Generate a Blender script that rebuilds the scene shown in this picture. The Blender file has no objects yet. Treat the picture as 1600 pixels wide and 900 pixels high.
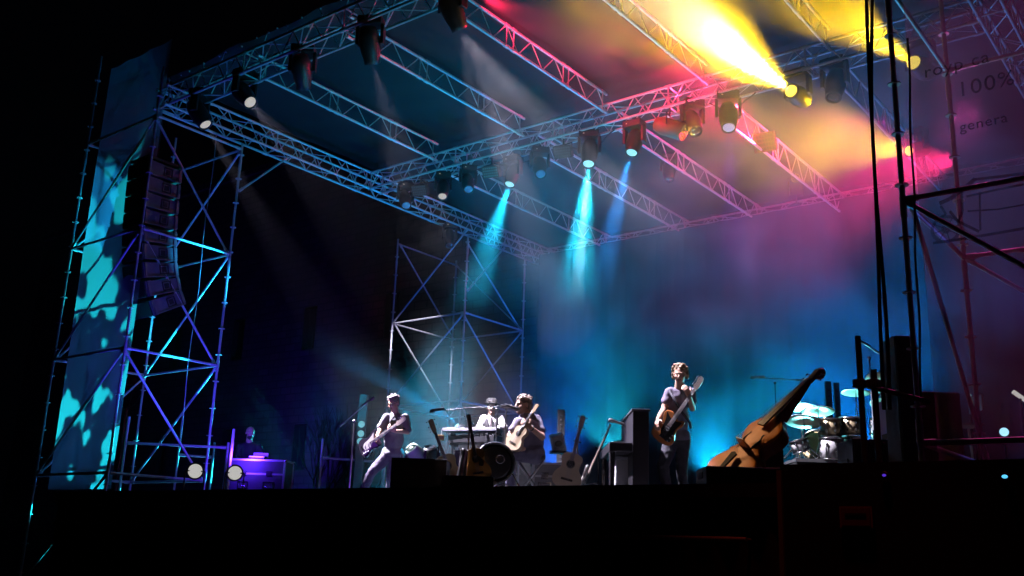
import bpy, bmesh, math, random
from mathutils import Vector, Matrix
random.seed(7)
sc = bpy.context.scene
COL = sc.collection
R_ = math.radians
# ------------------------------------------------------------------ camera
EYE = 1.35                                     # eye height over the square
YAW, PIT, ROL = -0.66877572, 0.25908775, 0.03464498
FPX = 1519.72                                  # focal length in pixels of the 1600 wide photograph
cF = Vector((math.sin(YAW) * math.cos(PIT), math.cos(YAW) * math.cos(PIT), math.sin(PIT)))
_r = Vector((math.cos(YAW), -math.sin(YAW), 0.0))
_u = _r.cross(cF)
cR = math.cos(ROL) * _r + math.sin(ROL) * _u
cU = -math.sin(ROL) * _r + math.cos(ROL) * _u
cam_d = bpy.data.cameras.new('camera')
cam_d.lens = 36.0 * FPX / 1600.0
cam_d.sensor_width = 36.0
cam_d.clip_start = 0.05
cam_d.clip_end = 400.0
cam = bpy.data.objects.new('camera', cam_d)
COL.objects.link(cam)
cam.matrix_world = Matrix(((cR.x, cU.x, -cF.x, 0), (cR.y, cU.y, -cF.y, 0), (cR.z, cU.z, -cF.z, EYE), (0, 0, 0, 1)))
sc.camera = cam
# ------------------------------------------------------------------ world: a night sky
world = bpy.data.worlds.new('World')
sc.world = world
world.use_nodes = True
_bg = world.node_tree.nodes['Background']
_bg.inputs['Color'].default_value = (0.25, 0.35, 1.0, 1)
_bg.inputs['Strength'].default_value = 0.0006
# ------------------------------------------------------------------ view
sc.view_settings.view_transform = 'Standard'
sc.view_settings.look = 'None'
sc.view_settings.exposure = -0.3
sc.view_settings.gamma = 1.0
sc.render.engine = 'CYCLES'
sc.cycles.use_denoising = True
try:
    sc.cycles.denoiser = 'OPENIMAGEDENOISE'
except Exception:
    pass
sc.cycles.max_bounces = 4
sc.cycles.diffuse_bounces = 2
sc.cycles.glossy_bounces = 2
sc.cycles.transmission_bounces = 2
sc.cycles.transparent_max_bounces = 8
sc.cycles.volume_bounces = 0
sc.cycles.volume_step_rate = 1.3
sc.cycles.use_light_tree = True
sc.cycles.use_adaptive_sampling = True
sc.cycles.adaptive_threshold = 0.04
sc.cycles.adaptive_min_samples = 16
sc.cycles.caustics_reflective = False
sc.cycles.caustics_refractive = False
sc.cycles.sample_clamp_indirect = 2.0


def at(px, py, x=None, y=None, z=None, d=None):
    """World point on the sight line through a photograph pixel, at a known plane or distance."""
    v = cF + cR * ((px - 800) / FPX) + cU * ((450 - py) / FPX)
    if x is not None:
        s = x / v.x
    elif y is not None:
        s = y / v.y
    elif z is not None:
        s = (z - EYE) / v.z
    else:
        s = d
    return Vector((0, 0, EYE)) + v * s


# ------------------------------------------------------------------ stage lamps (most washes below are added and have no fixture)
def spot(name, loc, target, watts, color, angle, blend=0.6, radius=0.05, gobo=None):
    L = bpy.data.lights.new(name, 'SPOT')
    L.energy = watts
    L.color = color
    L.spot_size = R_(angle)
    L.spot_blend = blend
    L.shadow_soft_size = radius
    o = bpy.data.objects.new(name, L)
    COL.objects.link(o)
    loc = Vector(loc)
    o.location = loc
    o.rotation_euler = (Vector(target) - loc).to_track_quat('-Z', 'Y').to_euler()
    if gobo:
        L.use_nodes = True
        nt = L.node_tree
        em = nt.nodes['Emission']
        tc = nt.nodes.new('ShaderNodeTexCoord')
        mp = nt.nodes.new('ShaderNodeMapping')
        ns = nt.nodes.new('ShaderNodeTexNoise')
        ns.noise_dimensions = '4D'
        ns.inputs['W'].default_value = gobo[2]
        ns.inputs['Scale'].default_value = gobo[0]
        ns.inputs['Detail'].default_value = 2
        rp = nt.nodes.new('ShaderNodeValToRGB')
        rp.color_ramp.elements[0].position = gobo[1]
        rp.color_ramp.elements[0].color = (0, 0, 0, 1)
        rp.color_ramp.elements[1].position = min(1.0, gobo[1] + gobo[3])
        nt.links.new(tc.outputs['Normal'], mp.inputs['Vector'])
        nt.links.new(mp.outputs['Vector'], ns.inputs['Vector'])
        nt.links.new(ns.outputs['Fac'], rp.inputs['Fac'])
        nt.links.new(rp.outputs['Color'], em.inputs['Color'])
    return o


CYAN, BLUE, DEEP = (0.01, 0.66, 1.0), (0.003, 0.14, 1.0), (0.09, 0.02, 1.0)
VIOLET, WHITEL, YEL, RED, PINK = (0.30, 0.06, 1.0), (0.86, 0.78, 1.0), (1.0, 0.58, 0.005), (1.0, 0.012, 0.07), (1.0, 0.015, 0.22)
YFR, YMI = 9.1, 14.2
FW = 33000                                      # watts of the white front heads
B10, B12, B13 = at(1241, 160, y=YMI), at(1428, 102, y=YMI), at(1428, 232, y=17.5)   # lenses of the yellow heads
# (the beams of the moving heads are made with the heads, in the rig)
# red flood's wash, then added red and pink fill under the roof and across the back
spot('red_wash', at(1195, 222, y=15.95), (-8.0, 11.5, 9.5), 11000, RED, 54, 1.0, 0.1)
spot('red_wash', at(1385, 190, y=17.4), (-9.5, 16.0, 9.3), 3000, PINK, 50, 1.0, 0.1)
spot('red_wash', at(1490, 250, y=13.2), (-8.2, 18.6, 8.6), 9000, (1.0, 0.02, 0.15), 46, 1.0, 0.1)
spot('red_wash', at(752, 0, y=10.2), at(960, 90, y=13), 2500, RED, 60, 1.0, 0.1)
# added floor washes, all but the two back ones: cyan up into the roof, blue onto the curtain, violet across the left side
spot('added_roof_wash', (-12.9, 10.2, 2.1), (-10.8, 14.5, 9.3), 900, CYAN, 62, 0.8, 0.1)
spot('added_roof_wash', (-7.4, 12.2, 2.1), (-10.5, 13.0, 9.3), 1350, CYAN, 80, 0.8, 0.1)
spot('added_roof_wash', at(980, 730, y=18.5), (-12, 15.5, 9.3), 1300, CYAN, 80, 0.9, 0.1)
spot('back_wash_lamp', at(716, 664, d=17.2), at(545, 560, d=17.6), 13000, (0.01, 0.42, 1.0), 12, 0.5, 0.06)
spot('back_wash_lamp', at(990, 725, y=18.0), at(890, 640, y=15.5), 3200, CYAN, 17, 0.6, 0.06)
spot('added_curtain_wash', at(1110, 750, y=19.2), at(1160, 560, y=18.0), 2200, (0.003, 0.40, 0.9), 120, 1.0, 0.1)
spot('added_curtain_wash', at(1330, 720, y=19.2), at(1330, 450, y=18.0), 2100, (0.002, 0.20, 0.9), 120, 1.0, 0.1)
spot('added_curtain_wash', at(870, 740, y=19.0), at(860, 500, y=18.0), 1300, BLUE, 120, 1.0, 0.1)
spot('added_side_wash', at(300, 716, y=9.4), (-15.5, 10.2, 6.0), 520, (0.05, 0.035, 1.0), 120, 1.0, 0.1)
spot('added_side_wash', at(367, 712, d=16.5), at(405, 700, d=18.3), 160, DEEP, 150, 1.0, 0.1)
spot('added_side_wash', (-9.5, 9.2, 2.15), (-13, 12.5, 3.2), 50, VIOLET, 120, 1.0, 0.1)
# added cyan cross light, with no fixture, through the left tower onto its banner
spot('added_banner_light', (-18.8, 12.6, 0.9), (-16.6, 8.97, 6.8), 420, (0.05, 0.20, 0.55), 90, 0.8, 0.1)  # added behind the tower to give the banner a dim blue base
spot('red_wash', (-2.6, 12.8, 7.0), (-1.2, 8.7, 4.2), 650, (0.62, 0.04, 0.26), 120, 1.0, 0.1)  # added to redden the right banner from behind
spot('added_cross_light', (-16.7, 15.2, 2.0), (-16.5, 8.97, 3.9), 10000, (0.01, 0.70, 0.80), 62, 0.3, 0.03, gobo=(8.0, 0.545, 3.0, 0.02))  # noise pattern in this added light makes the cyan patches
spot('added_cross_light', (-16.2, 14.6, 2.2), (-16.5, 8.97, 5.2), 500, (0.01, 0.22, 0.8), 80, 0.8, 0.1)
spot('added_cross_light', (-12.0, 8.6, 2.3), (-15.9, 9.9, 4.45), 8000, (0.01, 0.55, 0.9), 11, 0.4, 0.05)  # added to brighten the lower loudspeaker cabinets
spot('added_drum_light', at(1262, 712, d=14.4), at(1270, 640, d=13.6), 500, (0.15, 0.8, 0.85), 120, 1.0, 0.08)  # added to light the cymbals from below
spot('red_wash', (-2.6, 6.1, 8.8), (-2.6, 6.85, 1.2), 420, (1.0, 0.10, 0.05), 27, 1.0, 0.1)  # added above the view to redden the right platform and its notice
spot('added_side_wash', at(440, 748, y=24.6), at(420, 600, y=28), 1300, (0.07, 0.04, 1.0), 120, 1.0, 0.1)  # added to tint the stone wall violet
spot('added_scrim_light', (-1.2, 12.6, 3.2), (-1.2, 8.74, 4.4), 420, (0.10, 0.16, 1.0), 100, 0.8, 0.05, gobo=(3.2, 0.50, 2.0, 0.2))  # added to mottle the right banner with blue

# ------------------------------------------------------------------ materials
MATS = {}


def mat(name, col, rough=0.5, metal=0.0, var=0.15, scale=6.0, bump=0.0, emit=None, estr=0.0, spec=0.5, coat=0.0):
    if name in MATS:
        return MATS[name]
    m = bpy.data.materials.new(name)
    m.use_nodes = True
    nt = m.node_tree
    b = nt.nodes['Principled BSDF']
    b.inputs['Roughness'].default_value = rough
    b.inputs['Metallic'].default_value = metal
    b.inputs['Specular IOR Level'].default_value = spec
    b.inputs['Coat Weight'].default_value = coat
    tc = nt.nodes.new('ShaderNodeTexCoord')
    ns = nt.nodes.new('ShaderNodeTexNoise')
    ns.inputs['Scale'].default_value = scale
    ns.inputs['Detail'].default_value = 5
    nt.links.new(tc.outputs['Object'], ns.inputs['Vector'])
    mx = nt.nodes.new('ShaderNodeMix')
    mx.data_type = 'RGBA'
    mx.inputs['A'].default_value = tuple(c * (1 - var) for c in col[:3]) + (1,)
    mx.inputs['B'].default_value = tuple(min(1, c * (1 + var)) for c in col[:3]) + (1,)
    nt.links.new(ns.outputs['Fac'], mx.inputs['Factor'])
    nt.links.new(mx.outputs['Result'], b.inputs['Base Color'])
    if bump:
        bp = nt.nodes.new('ShaderNodeBump')
        bp.inputs['Strength'].default_value = bump
        bp.inputs['Distance'].default_value = 0.02
        nt.links.new(ns.outputs['Fac'], bp.inputs['Height'])
        nt.links.new(bp.outputs['Normal'], b.inputs['Normal'])
    if emit:
        b.inputs['Emission Color'].default_value = tuple(emit) + (1,)
        b.inputs['Emission Strength'].default_value = estr
    MATS[name] = m
    return m


ALU = mat('aluminium', (0.60, 0.61, 0.63), 0.4, 0.4, 0.12, 9)
GALV = mat('galvanised_steel', (0.55, 0.56, 0.58), 0.45, 0.4, 0.25, 14, 0.1)
BLACK = mat('black_plastic', (0.018, 0.018, 0.02), 0.45, 0, 0.2, 12)
BLACKM = mat('black_paint', (0.014, 0.014, 0.016), 0.55, 0, 0.25, 20, 0.1)
RUBBER = mat('rubber', (0.012, 0.012, 0.012), 0.7, 0, 0.2, 20)
CHROME = mat('chrome', (0.75, 0.75, 0.77), 0.16, 1.0, 0.05, 10)
GRILLE = mat('speaker_grille', (0.02, 0.02, 0.022), 0.5, 0.3, 0.4, 160, 0.3)
WHITE = mat('white_paint', (0.75, 0.74, 0.72), 0.5, 0, 0.06, 10)


# ------------------------------------------------------------------ mesh helpers
class MB:
    def __init__(self, off=(0, 0, 0)):
        self.v, self.f, self.o, self.sm = [], [], Vector(off), []

    def add(self, vs, fs, smooth=False):
        n = len(self.v)
        self.v += [Vector(p) - self.o for p in vs]
        self.f += [[i + n for i in q] for q in fs]
        self.sm += [smooth] * len(fs)

    def box(self, c, s, rot=None, bev=0.0):
        c = Vector(c)
        x, y, z = s[0] / 2, s[1] / 2, s[2] / 2
        if bev <= 0:
            vs = [(-x, -y, -z), (x, -y, -z), (x, y, -z), (-x, y, -z), (-x, -y, z), (x, -y, z), (x, y, z), (-x, y, z)]
            fs = [(0, 3, 2, 1), (4, 5, 6, 7), (0, 1, 5, 4), (1, 2, 6, 5), (2, 3, 7, 6), (3, 0, 4, 7)]
        else:
            bm = bmesh.new()
            bmesh.ops.create_cube(bm, size=1)
            bmesh.ops.scale(bm, vec=(2 * x, 2 * y, 2 * z), verts=bm.verts)
            bmesh.ops.bevel(bm, geom=bm.edges, offset=bev, segments=2, profile=0.6, affect='EDGES')
            bm.verts.index_update()
            vs = [tuple(p.co) for p in bm.verts]
            fs = [tuple(p.index for p in q.verts) for q in bm.faces]
            bm.free()
        M = rot if rot is not None else Matrix.Identity(3)
        self.add([c + M @ Vector(p) for p in vs], fs)
        return self

    def tube(self, p, q, r, n=8, r2=None, caps=True):
        p, q = Vector(p), Vector(q)
        r2 = r if r2 is None else r2
        a = (q - p)
        if a.length < 1e-6:
            return self
        a.normalize()
        u = a.orthogonal().normalized()
        w = a.cross(u)
        vs, fs = [], []
        for i in range(n):
            t = 2 * math.pi * i / n
            d = u * math.cos(t) + w * math.sin(t)
            vs += [p + d * r, q + d * r2]
        for i in range(n):
            j = (i + 1) % n
            fs.append((2 * i, 2 * j, 2 * j + 1, 2 * i + 1))
        self.add(vs, fs, True)
        if caps:
            self.add([vs[2 * i] for i in range(n)][::-1], [tuple(range(n))])
            self.add([vs[2 * i + 1] for i in range(n)], [tuple(range(n))])
        return self

    def path(self, pts, r, n=6):
        pts = [Vector(p) for p in pts]
        rs = r if isinstance(r, (list, tuple)) else [r] * len(pts)
        prev = None
        vs, fs = [], []
        for k, p in enumerate(pts):
            a = (pts[min(k + 1, len(pts) - 1)] - pts[max(k - 1, 0)]).normalized()
            u = a.orthogonal().normalized() if prev is None else (prev - a * prev.dot(a)).normalized()
            prev = u
            w = a.cross(u)
            for i in range(n):
                t = 2 * math.pi * i / n
                vs.append(p + (u * math.cos(t) + w * math.sin(t)) * rs[k])
        for k in range(len(pts) - 1):
            for i in range(n):
                j = (i + 1) % n
                fs.append((k * n + i, k * n + j, (k + 1) * n + j, (k + 1) * n + i))
        fs.append(tuple(range(n))[::-1])
        fs.append(tuple((len(pts) - 1) * n + i for i in range(n)))
        self.add(vs, fs, True)
        return self

    def lathe(self, prof, o=(0, 0, 0), axis=(0, 0, 1), n=20):
        """prof: list of (radius, height) along the axis from o."""
        o, a = Vector(o), Vector(axis).normalized()
        u = a.orthogonal().normalized()
        w = a.cross(u)
        vs, fs = [], []
        for (r, h) in prof:
            for i in range(n):
                t = 2 * math.pi * i / n
                vs.append(o + a * h + (u * math.cos(t) + w * math.sin(t)) * max(r, 1e-4))
        for k in range(len(prof) - 1):
            for i in range(n):
                j = (i + 1) % n
                fs.append((k * n + i, k * n + j, (k + 1) * n + j, (k + 1) * n + i))
        fs.append(tuple(range(n))[::-1])
        fs.append(tuple((len(prof) - 1) * n + i for i in range(n)))
        self.add(vs, fs, True)
        return self

    def ring(self, c, axis, R, r, n=24, m=6):
        c, a = Vector(c), Vector(axis).normalized()
        u = a.orthogonal().normalized()
        w = a.cross(u)
        vs, fs = [], []
        for i in range(n):
            t = 2 * math.pi * i / n
            d = u * math.cos(t) + w * math.sin(t)
            for j in range(m):
                s = 2 * math.pi * j / m
                vs.append(c + d * (R + r * math.cos(s)) + a * r * math.sin(s))
        for i in range(n):
            for j in range(m):
                i2, j2 = (i + 1) % n, (j + 1) % m
                fs.append((i * m + j, i2 * m + j, i2 * m + j2, i * m + j2))
        self.add(vs, fs, True)
        return self

    def prism(self, pts, z0, z1, bev=0.0):
        """closed outline in XY (a list of (x, y)) extruded in Z."""
        n = len(pts)
        if bev > 0:
            cx = sum(p[0] for p in pts) / n
            cy = sum(p[1] for p in pts) / n
            s = 1 - bev
            ins = [(cx + (p[0] - cx) * s, cy + (p[1] - cy) * s) for p in pts]
            h = (z1 - z0) * 0.22
            rows = [(ins, z0), (pts, z0 + h), (pts, z1 - h), (ins, z1)]
        else:
            rows = [(pts, z0), (pts, z1)]
        vs, fs = [], []
        for row, z in rows:
            vs += [(p[0], p[1], z) for p in row]
        for k in range(len(rows) - 1):
            for i in range(n):
                j = (i + 1) % n
                fs.append((k * n + i, k * n + j, (k + 1) * n + j, (k + 1) * n + i))
        self.add(vs, fs, bev > 0)
        self.add([vs[i] for i in range(n)][::-1], [tuple(range(n))])
        self.add([vs[(len(rows) - 1) * n + i] for i in range(n)], [tuple(range(n))])
        return self

    def ball(self, c, r, n=12, sc3=(1, 1, 1)):
        c = Vector(c)
        vs, fs = [], []
        m = n // 2
        for k in range(m + 1):
            ph = math.pi * k / m
            for i in range(n):
                t = 2 * math.pi * i / n
                s = max(math.sin(ph), 1e-3)
                vs.append(c + Vector((s * math.cos(t) * sc3[0], s * math.sin(t) * sc3[1], -math.cos(ph) * sc3[2])) * r)
        for k in range(m):
            for i in range(n):
                j = (i + 1) % n
                fs.append((k * n + i, k * n + j, (k + 1) * n + j, (k + 1) * n + i))
        self.add(vs, fs, True)
        return self

    def build(self, name, material, parent=None, loc=None):
        me = bpy.data.meshes.new(name)
        me.from_pydata([tuple(p) for p in self.v], [], self.f)
        me.polygons.foreach_set('use_smooth', self.sm)
        me.materials.append(material)
        me.update()
        ob = bpy.data.objects.new(name, me)
        COL.objects.link(ob)
        if parent is not None:
            ob.parent = parent
        if loc is not None:
            ob.location = loc
        elif parent is None:
            ob.location = self.o
        return ob


def tag(o, label, cat, group=None, kind=None):
    o['label'] = label
    o['category'] = cat
    if group:
        o['group'] = group
    if kind:
        o['kind'] = kind
    return o


def thing(name, label, cat, loc=(0, 0, 0), rz=0.0, group=None, M=None):
    o = bpy.data.objects.new(name, None)
    o.empty_display_size = 0.2
    COL.objects.link(o)
    if M is not None:
        o.matrix_world = M
    else:
        o.location = loc
        o.rotation_euler = (0, 0, rz)
    return tag(o, label, cat, group)


def frame(o, x, z):
    """matrix with local X along x and local Z near z."""
    x = Vector(x).normalized()
    z = Vector(z)
    z = (z - x * z.dot(x)).normalized()
    y = z.cross(x)
    return Matrix(((x.x, y.x, z.x, o[0]), (x.y, y.y, z.y, o[1]), (x.z, y.z, z.z, o[2]), (0, 0, 0, 1)))


def dup(o, M=None, label=None, group=None):
    c = o.copy()
    COL.objects.link(c)
    if M is not None:
        c.matrix_world = M
    if label:
        c['label'] = label
    if group:
        c['group'] = group
    for ch in o.children:
        d = ch.copy()
        COL.objects.link(d)
        d.parent = c
        for g in ch.children:
            e = g.copy()
            COL.objects.link(e)
            e.parent = d
    return c


def aim(a, b):
    return (Vector(b) - Vector(a)).normalized()

SZ = 1.90                                      # stage floor
T_LO, T_HI = EYE + 7.60, EYE + 7.98            # lower and upper chords of the roof trusses
Y_F, Y_M, Y_B = 9.1, 14.2, 21.0                # front, lighting and rear trusses
X_L, X_R = -15.4, -2.4

# ------------------------------------------------------------------ ground, stage, building, curtain
ground_m = mat('asphalt', (0.03, 0.03, 0.032), 0.8, 0, 0.4, 3, 0.3)
g = MB()
g.box((-12, 30, -0.15), (120, 100, 0.3))
tag(g.build('ground', ground_m), 'dark paved square in front of the stage', 'ground', kind='structure')

deck_m = mat('stage_deck', (0.05, 0.05, 0.055), 0.5, 0, 0.3, 4, 0.1)
skirt_m = mat('stage_skirt', (0.008, 0.008, 0.009), 0.8, 0, 0.3, 8)
st = thing('stage', 'wide black raised stage with a dark cloth skirt along its front', 'stage', (-8.2, 7.5, 0))
b = MB((-8.2, 7.5, 0))
b.box((-8.2, 14.2, SZ - 0.1), (12.4, 13.4, 0.2))
b.build('deck', deck_m, st)
b = MB((-8.2, 7.5, 0))
n = 240
vs, fs = [], []
for i in range(n + 1):
    x = -14.38 + 12.36 * i / n
    yy = 7.52 + 0.025 * math.sin(i * 1.3) + 0.012 * math.sin(i * 0.37)
    vs += [(x, yy, 0.02), (x, yy - 0.0 + 0.01, SZ - 0.2)]
for i in range(n):
    fs.append((2 * i, 2 * i + 2, 2 * i + 3, 2 * i + 1))
b.add(vs, fs, True)
b.build('skirt', skirt_m, st)
b = MB((-8.2, 7.5, 0))
b.box((-8.2, 7.47, SZ - 0.055), (12.4, 0.05, 0.11))
b.build('edge_trim', BLACKM, st)
b = MB((-8.2, 7.5, 0))
b.tube((-14.2, 7.40, 1.46), (-3.4, 7.40, 1.46), 0.02)
for i in range(8):
    b.tube((-14.2 + i * 1.54, 7.40, 1.46), (-14.2 + i * 1.54, 7.53, 1.46), 0.012)
b.build('rail', mat('dull_rail', (0.22, 0.2, 0.19), 0.5, 0.4), st)

# black-skirted platform of the right sound tower
wing = thing('platform', 'dark skirted platform under the right scaffold tower with a small red notice', 'platform', (-1.0, 7.2, 0))
b = MB((-1.0, 7.2, 0))
wt = EYE + 0.665
b.box((-0.55, 8.1, wt / 2), (4.9, 1.9, wt))
b.build('skirt', mat('wing_skirt', (0.016, 0.010, 0.010), 0.35, 0, 0.35, 5, 0.2), wing)
b = MB((-1.0, 7.2, 0))
b.box((-3.0, 7.135, 0.99), (0.035, 0.03, 1.96))
b.build('edge_strip', mat('edge_strip', (0.16, 0.13, 0.09), 0.6), wing)
p = at(1338, 808, y=7.13)
b = MB((-1.0, 7.2, 0))
b.box(p, (0.235, 0.02, 0.15))
sg = b.build('notice', mat('notice_border', (0.2, 0.05, 0.04), 0.6), wing)
b = MB((-1.0, 7.2, 0))
b.box(p + Vector((0, -0.012, 0.0)), (0.205, 0.01, 0.12))
b.build('panel', mat('notice_red', (0.14, 0.008, 0.006), 0.5), sg)
b = MB((-1.0, 7.2, 0))
b.box(p + Vector((0, -0.019, 0.02)), (0.15, 0.005, 0.014))
b.build('print', mat('notice_dark', (0.03, 0.004, 0.004), 0.5), sg)

# stone town building behind
stone = bpy.data.materials.new('stone_wall')
stone.use_nodes = True
nt = stone.node_tree
bs = nt.nodes['Principled BSDF']
bs.inputs['Roughness'].default_value = 0.9
tc = nt.nodes.new('ShaderNodeTexCoord')
mp = nt.nodes.new('ShaderNodeMapping')
mp.inputs['Rotation'].default_value = (R_(90), 0, 0)
br = nt.nodes.new('ShaderNodeTexBrick')
br.inputs['Scale'].default_value = 1.0
br.inputs['Brick Width'].default_value = 0.7
br.inputs['Row Height'].default_value = 0.33
br.inputs['Mortar Size'].default_value = 0.03
br.inputs['Color1'].default_value = (0.15, 0.122, 0.105, 1)
br.inputs['Color2'].default_value = (0.095, 0.075, 0.064, 1)
br.inputs['Mortar'].default_value = (0.06, 0.052, 0.046, 1)
ns = nt.nodes.new('ShaderNodeTexNoise')
ns.inputs['Scale'].default_value = 0.8
ns.inputs['Detail'].default_value = 8
mx = nt.nodes.new('ShaderNodeMix')
mx.data_type = 'RGBA'
mx.blend_type = 'MULTIPLY'
mx.inputs['Factor'].default_value = 0.9
nt.links.new(tc.outputs['Object'], mp.inputs['Vector'])
nt.links.new(mp.outputs['Vector'], br.inputs['Vector'])
nt.links.new(tc.outputs['Object'], ns.inputs['Vector'])
nt.links.new(br.outputs['Color'], mx.inputs['A'])
nt.links.new(ns.outputs['Color'], mx.inputs['B'])
nt.links.new(mx.outputs['Result'], bs.inputs['Base Color'])
bl = thing('stone_building', 'tall dark stone building behind the stage with a deep window', 'building', (-30, 28, 0))
b = MB((-30, 28, 0))
wx0 = at(380, 450, y=28)
wx1 = at(405, 490, y=28)
wins = []
for k in range(-4, 3):
    for zz in (4.2, 9.5):
        wins.append((wx0.x + k * 5.2, zz))
wins = [w for w in wins if -58 < w[0] < -14]
cols = sorted(set(w[0] for w in wins))
xs = [-60.0]
for c in cols:
    xs += [c - 0.45, c + 0.45]
xs += [-12.0]
zs = [0, 4.2, 6.2, 9.5, 11.5, 19]
for i in range(len(xs) - 1):
    for j in range(len(zs) - 1):
        if i % 2 == 1 and j in (1, 3):
            continue
        b.add([(xs[i], 28, zs[j]), (xs[i + 1], 28, zs[j]), (xs[i + 1], 28, zs[j + 1]), (xs[i], 28, zs[j + 1])], [(0, 1, 2, 3)])
b.box((-36, 31, 19.15), (48, 6.4, 0.3))
b.build('wall', stone, bl)
for (x, z) in wins:
    b = MB((-30, 28, 0))
    b.box((x, 28.32, z + 1.0), (0.9, 0.04, 2.0))
    for s in (-1, 1):
        b.box((x + s * 0.44, 28.16, z + 1.0), (0.05, 0.3, 2.0))
    b.box((x, 28.16, z + 0.03), (0.84, 0.3, 0.06))
    b.box((x, 28.28, z + 1.0), (0.05, 0.04, 1.9))
    b.build('window', mat('dark_window', (0.012, 0.012, 0.014), 0.3), bl)

# black backcloth with folds
cl_m = mat('backcloth', (0.010, 0.011, 0.014), 0.95, 0, 0.25, 2.0)
cv = bpy.data.meshes.new('backcloth')
vs, fs = [], []
n = 620
X0, X1 = -15.15, -1.2
for i in range(n + 1):
    x = X0 + (X1 - X0) * i / n
    f1 = 0.025 * math.sin(x * 9.0 + 1.5 * math.sin(x * 0.8)) + 0.008 * math.sin(x * 21.0 + 2 * math.sin(x * 1.7))
    vs += [(x, 20.3 + f1 * 1.2, SZ + 0.02), (x, 20.3 + f1, EYE + 5.0), (x, 20.3 + f1 * 0.6, T_LO + 0.05)]
for i in range(n):
    for k in range(2):
        a = i * 3 + k
        fs.append((a, a + 3, a + 4, a + 1))
cv.from_pydata(vs, [], fs)
cv.polygons.foreach_set('use_smooth', [True] * len(fs))
cv.materials.append(cl_m)
co = bpy.data.objects.new('backdrop_curtain', cv)
COL.objects.link(co)
tag(co, 'tall pleated dark curtain hanging across the back of the stage', 'curtain', kind='thing')

# ------------------------------------------------------------------ roof
def box_truss(label, p, q, group=None, w=0.36, name='roof_truss', pitch=0.5):
    p, q = Vector(p), Vector(q)
    M = frame(p, q - p, (0, 0, 1))
    L = (q - p).length
    t = thing(name, label, 'truss', group=group, M=M)
    h = T_HI - T_LO
    for s in (-1, 1):
        for z in (0, h):
            MB().tube((0, s * w / 2, z), (L, s * w / 2, z), 0.026, 8).build('chord', ALU, t)
    lac = MB()
    k = int(L / pitch)
    for i in range(k):
        a, m_, c = i * L / k, (i + 0.5) * L / k, (i + 1) * L / k
        for s in (-1, 1):
            lac.tube((a, s * w / 2, 0), (m_, s * w / 2, h), 0.011, 6, caps=False)
            lac.tube((m_, s * w / 2, h), (c, s * w / 2, 0), 0.011, 6, caps=False)
        for z in (0, h):
            d = 1 if i % 2 else -1
            lac.tube((a, d * w / 2, z), (c, -d * w / 2, z), 0.010, 6, caps=False)
    x = 0.0
    while x <= L + 0.01:
        for s in (-1, 1):
            lac.tube((x, s * w / 2, 0), (x, s * w / 2, h), 0.015, 6, caps=False)
        for z in (0, h):
            lac.tube((x, -w / 2, z), (x, w / 2, z), 0.015, 6, caps=False)
            for s in (-1, 1):
                lac.tube((x - 0.06, s * w / 2, z), (x + 0.06, s * w / 2, z), 0.036, 8)
        x += 2.5
    lac.build('lacing', ALU, t)
    return t


box_truss('left side roof truss running back from the scaffold tower', (X_L, 8.9, T_LO), (X_L, 21.2, T_LO))
box_truss('right side roof truss seen dimly through the printed mesh banner', (X_R, 8.9, T_LO), (X_R, 21.2, T_LO))
box_truss('front roof truss rising out of the top of the picture', (X_L - 0.15, Y_F, T_LO + 0.02), (X_R + 0.4, Y_F, T_LO + 0.02))
box_truss('middle lighting truss carrying the row of moving heads', (X_L + 0.2, Y_M, T_LO), (X_R - 0.2, Y_M, T_LO))
box_truss('rear roof truss above the curtain lost in haze', (X_L + 0.2, Y_B, T_LO), (X_R - 0.2, Y_B, T_LO))

def purlin(label, x, y0, y1, z0, z1, group):
    M = frame((x, y0, z0), (0, 1, 0), (0, 0, 1))
    t = thing('purlin_truss', label, 'truss', group=group, M=M)
    L, h = y1 - y0, z1 - z0
    MB().tube((0, 0, 0), (L, 0, 0), 0.027, 8).build('chord', ALU, t)
    MB().tube((0, 0, h), (L, 0, h), 0.027, 8).build('chord', ALU, t)
    lac = MB()
    k = int(L / 0.62)
    for i in range(k):
        a, m_, c = i * L / k, (i + 0.5) * L / k, (i + 1) * L / k
        lac.tube((a, 0, 0), (m_, 0, h), 0.010, 6, caps=False)
        lac.tube((m_, 0, h), (c, 0, 0), 0.010, 6, caps=False)
    for f in (0.04, 0.36, 0.40, 0.70, 0.735, 0.97):
        lac.tube((L * f, 0, 0), (L * f, 0, h), 0.012, 6, caps=False)
        for z in (0, h):
            lac.tube((L * f - 0.05, 0, z), (L * f + 0.05, 0, z), 0.036, 8)
    lac.build('lacing', ALU, t)
    return t


PX = (-13.2, -10.9, -8.98, -6.93, -4.78)
wh = ('leftmost', 'second', 'middle', 'fourth', 'rightmost')
for i, x in enumerate(PX):
    purlin('slim ladder truss from front to middle truss, %s of its five' % wh[i], x, 9.3, 14.0, EYE + 7.80, EYE + 8.17, 'front ladder trusses under the roof')
for i, x in enumerate(PX):
    dz = -0.0 if i < 3 else -0.25
    purlin('slim ladder truss behind the middle truss, %s of its five' % wh[i], x, 14.45, 20.8, EYE + 7.62 + dz, EYE + 8.0 + dz * 0.6, 'rear ladder trusses under the roof')

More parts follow.
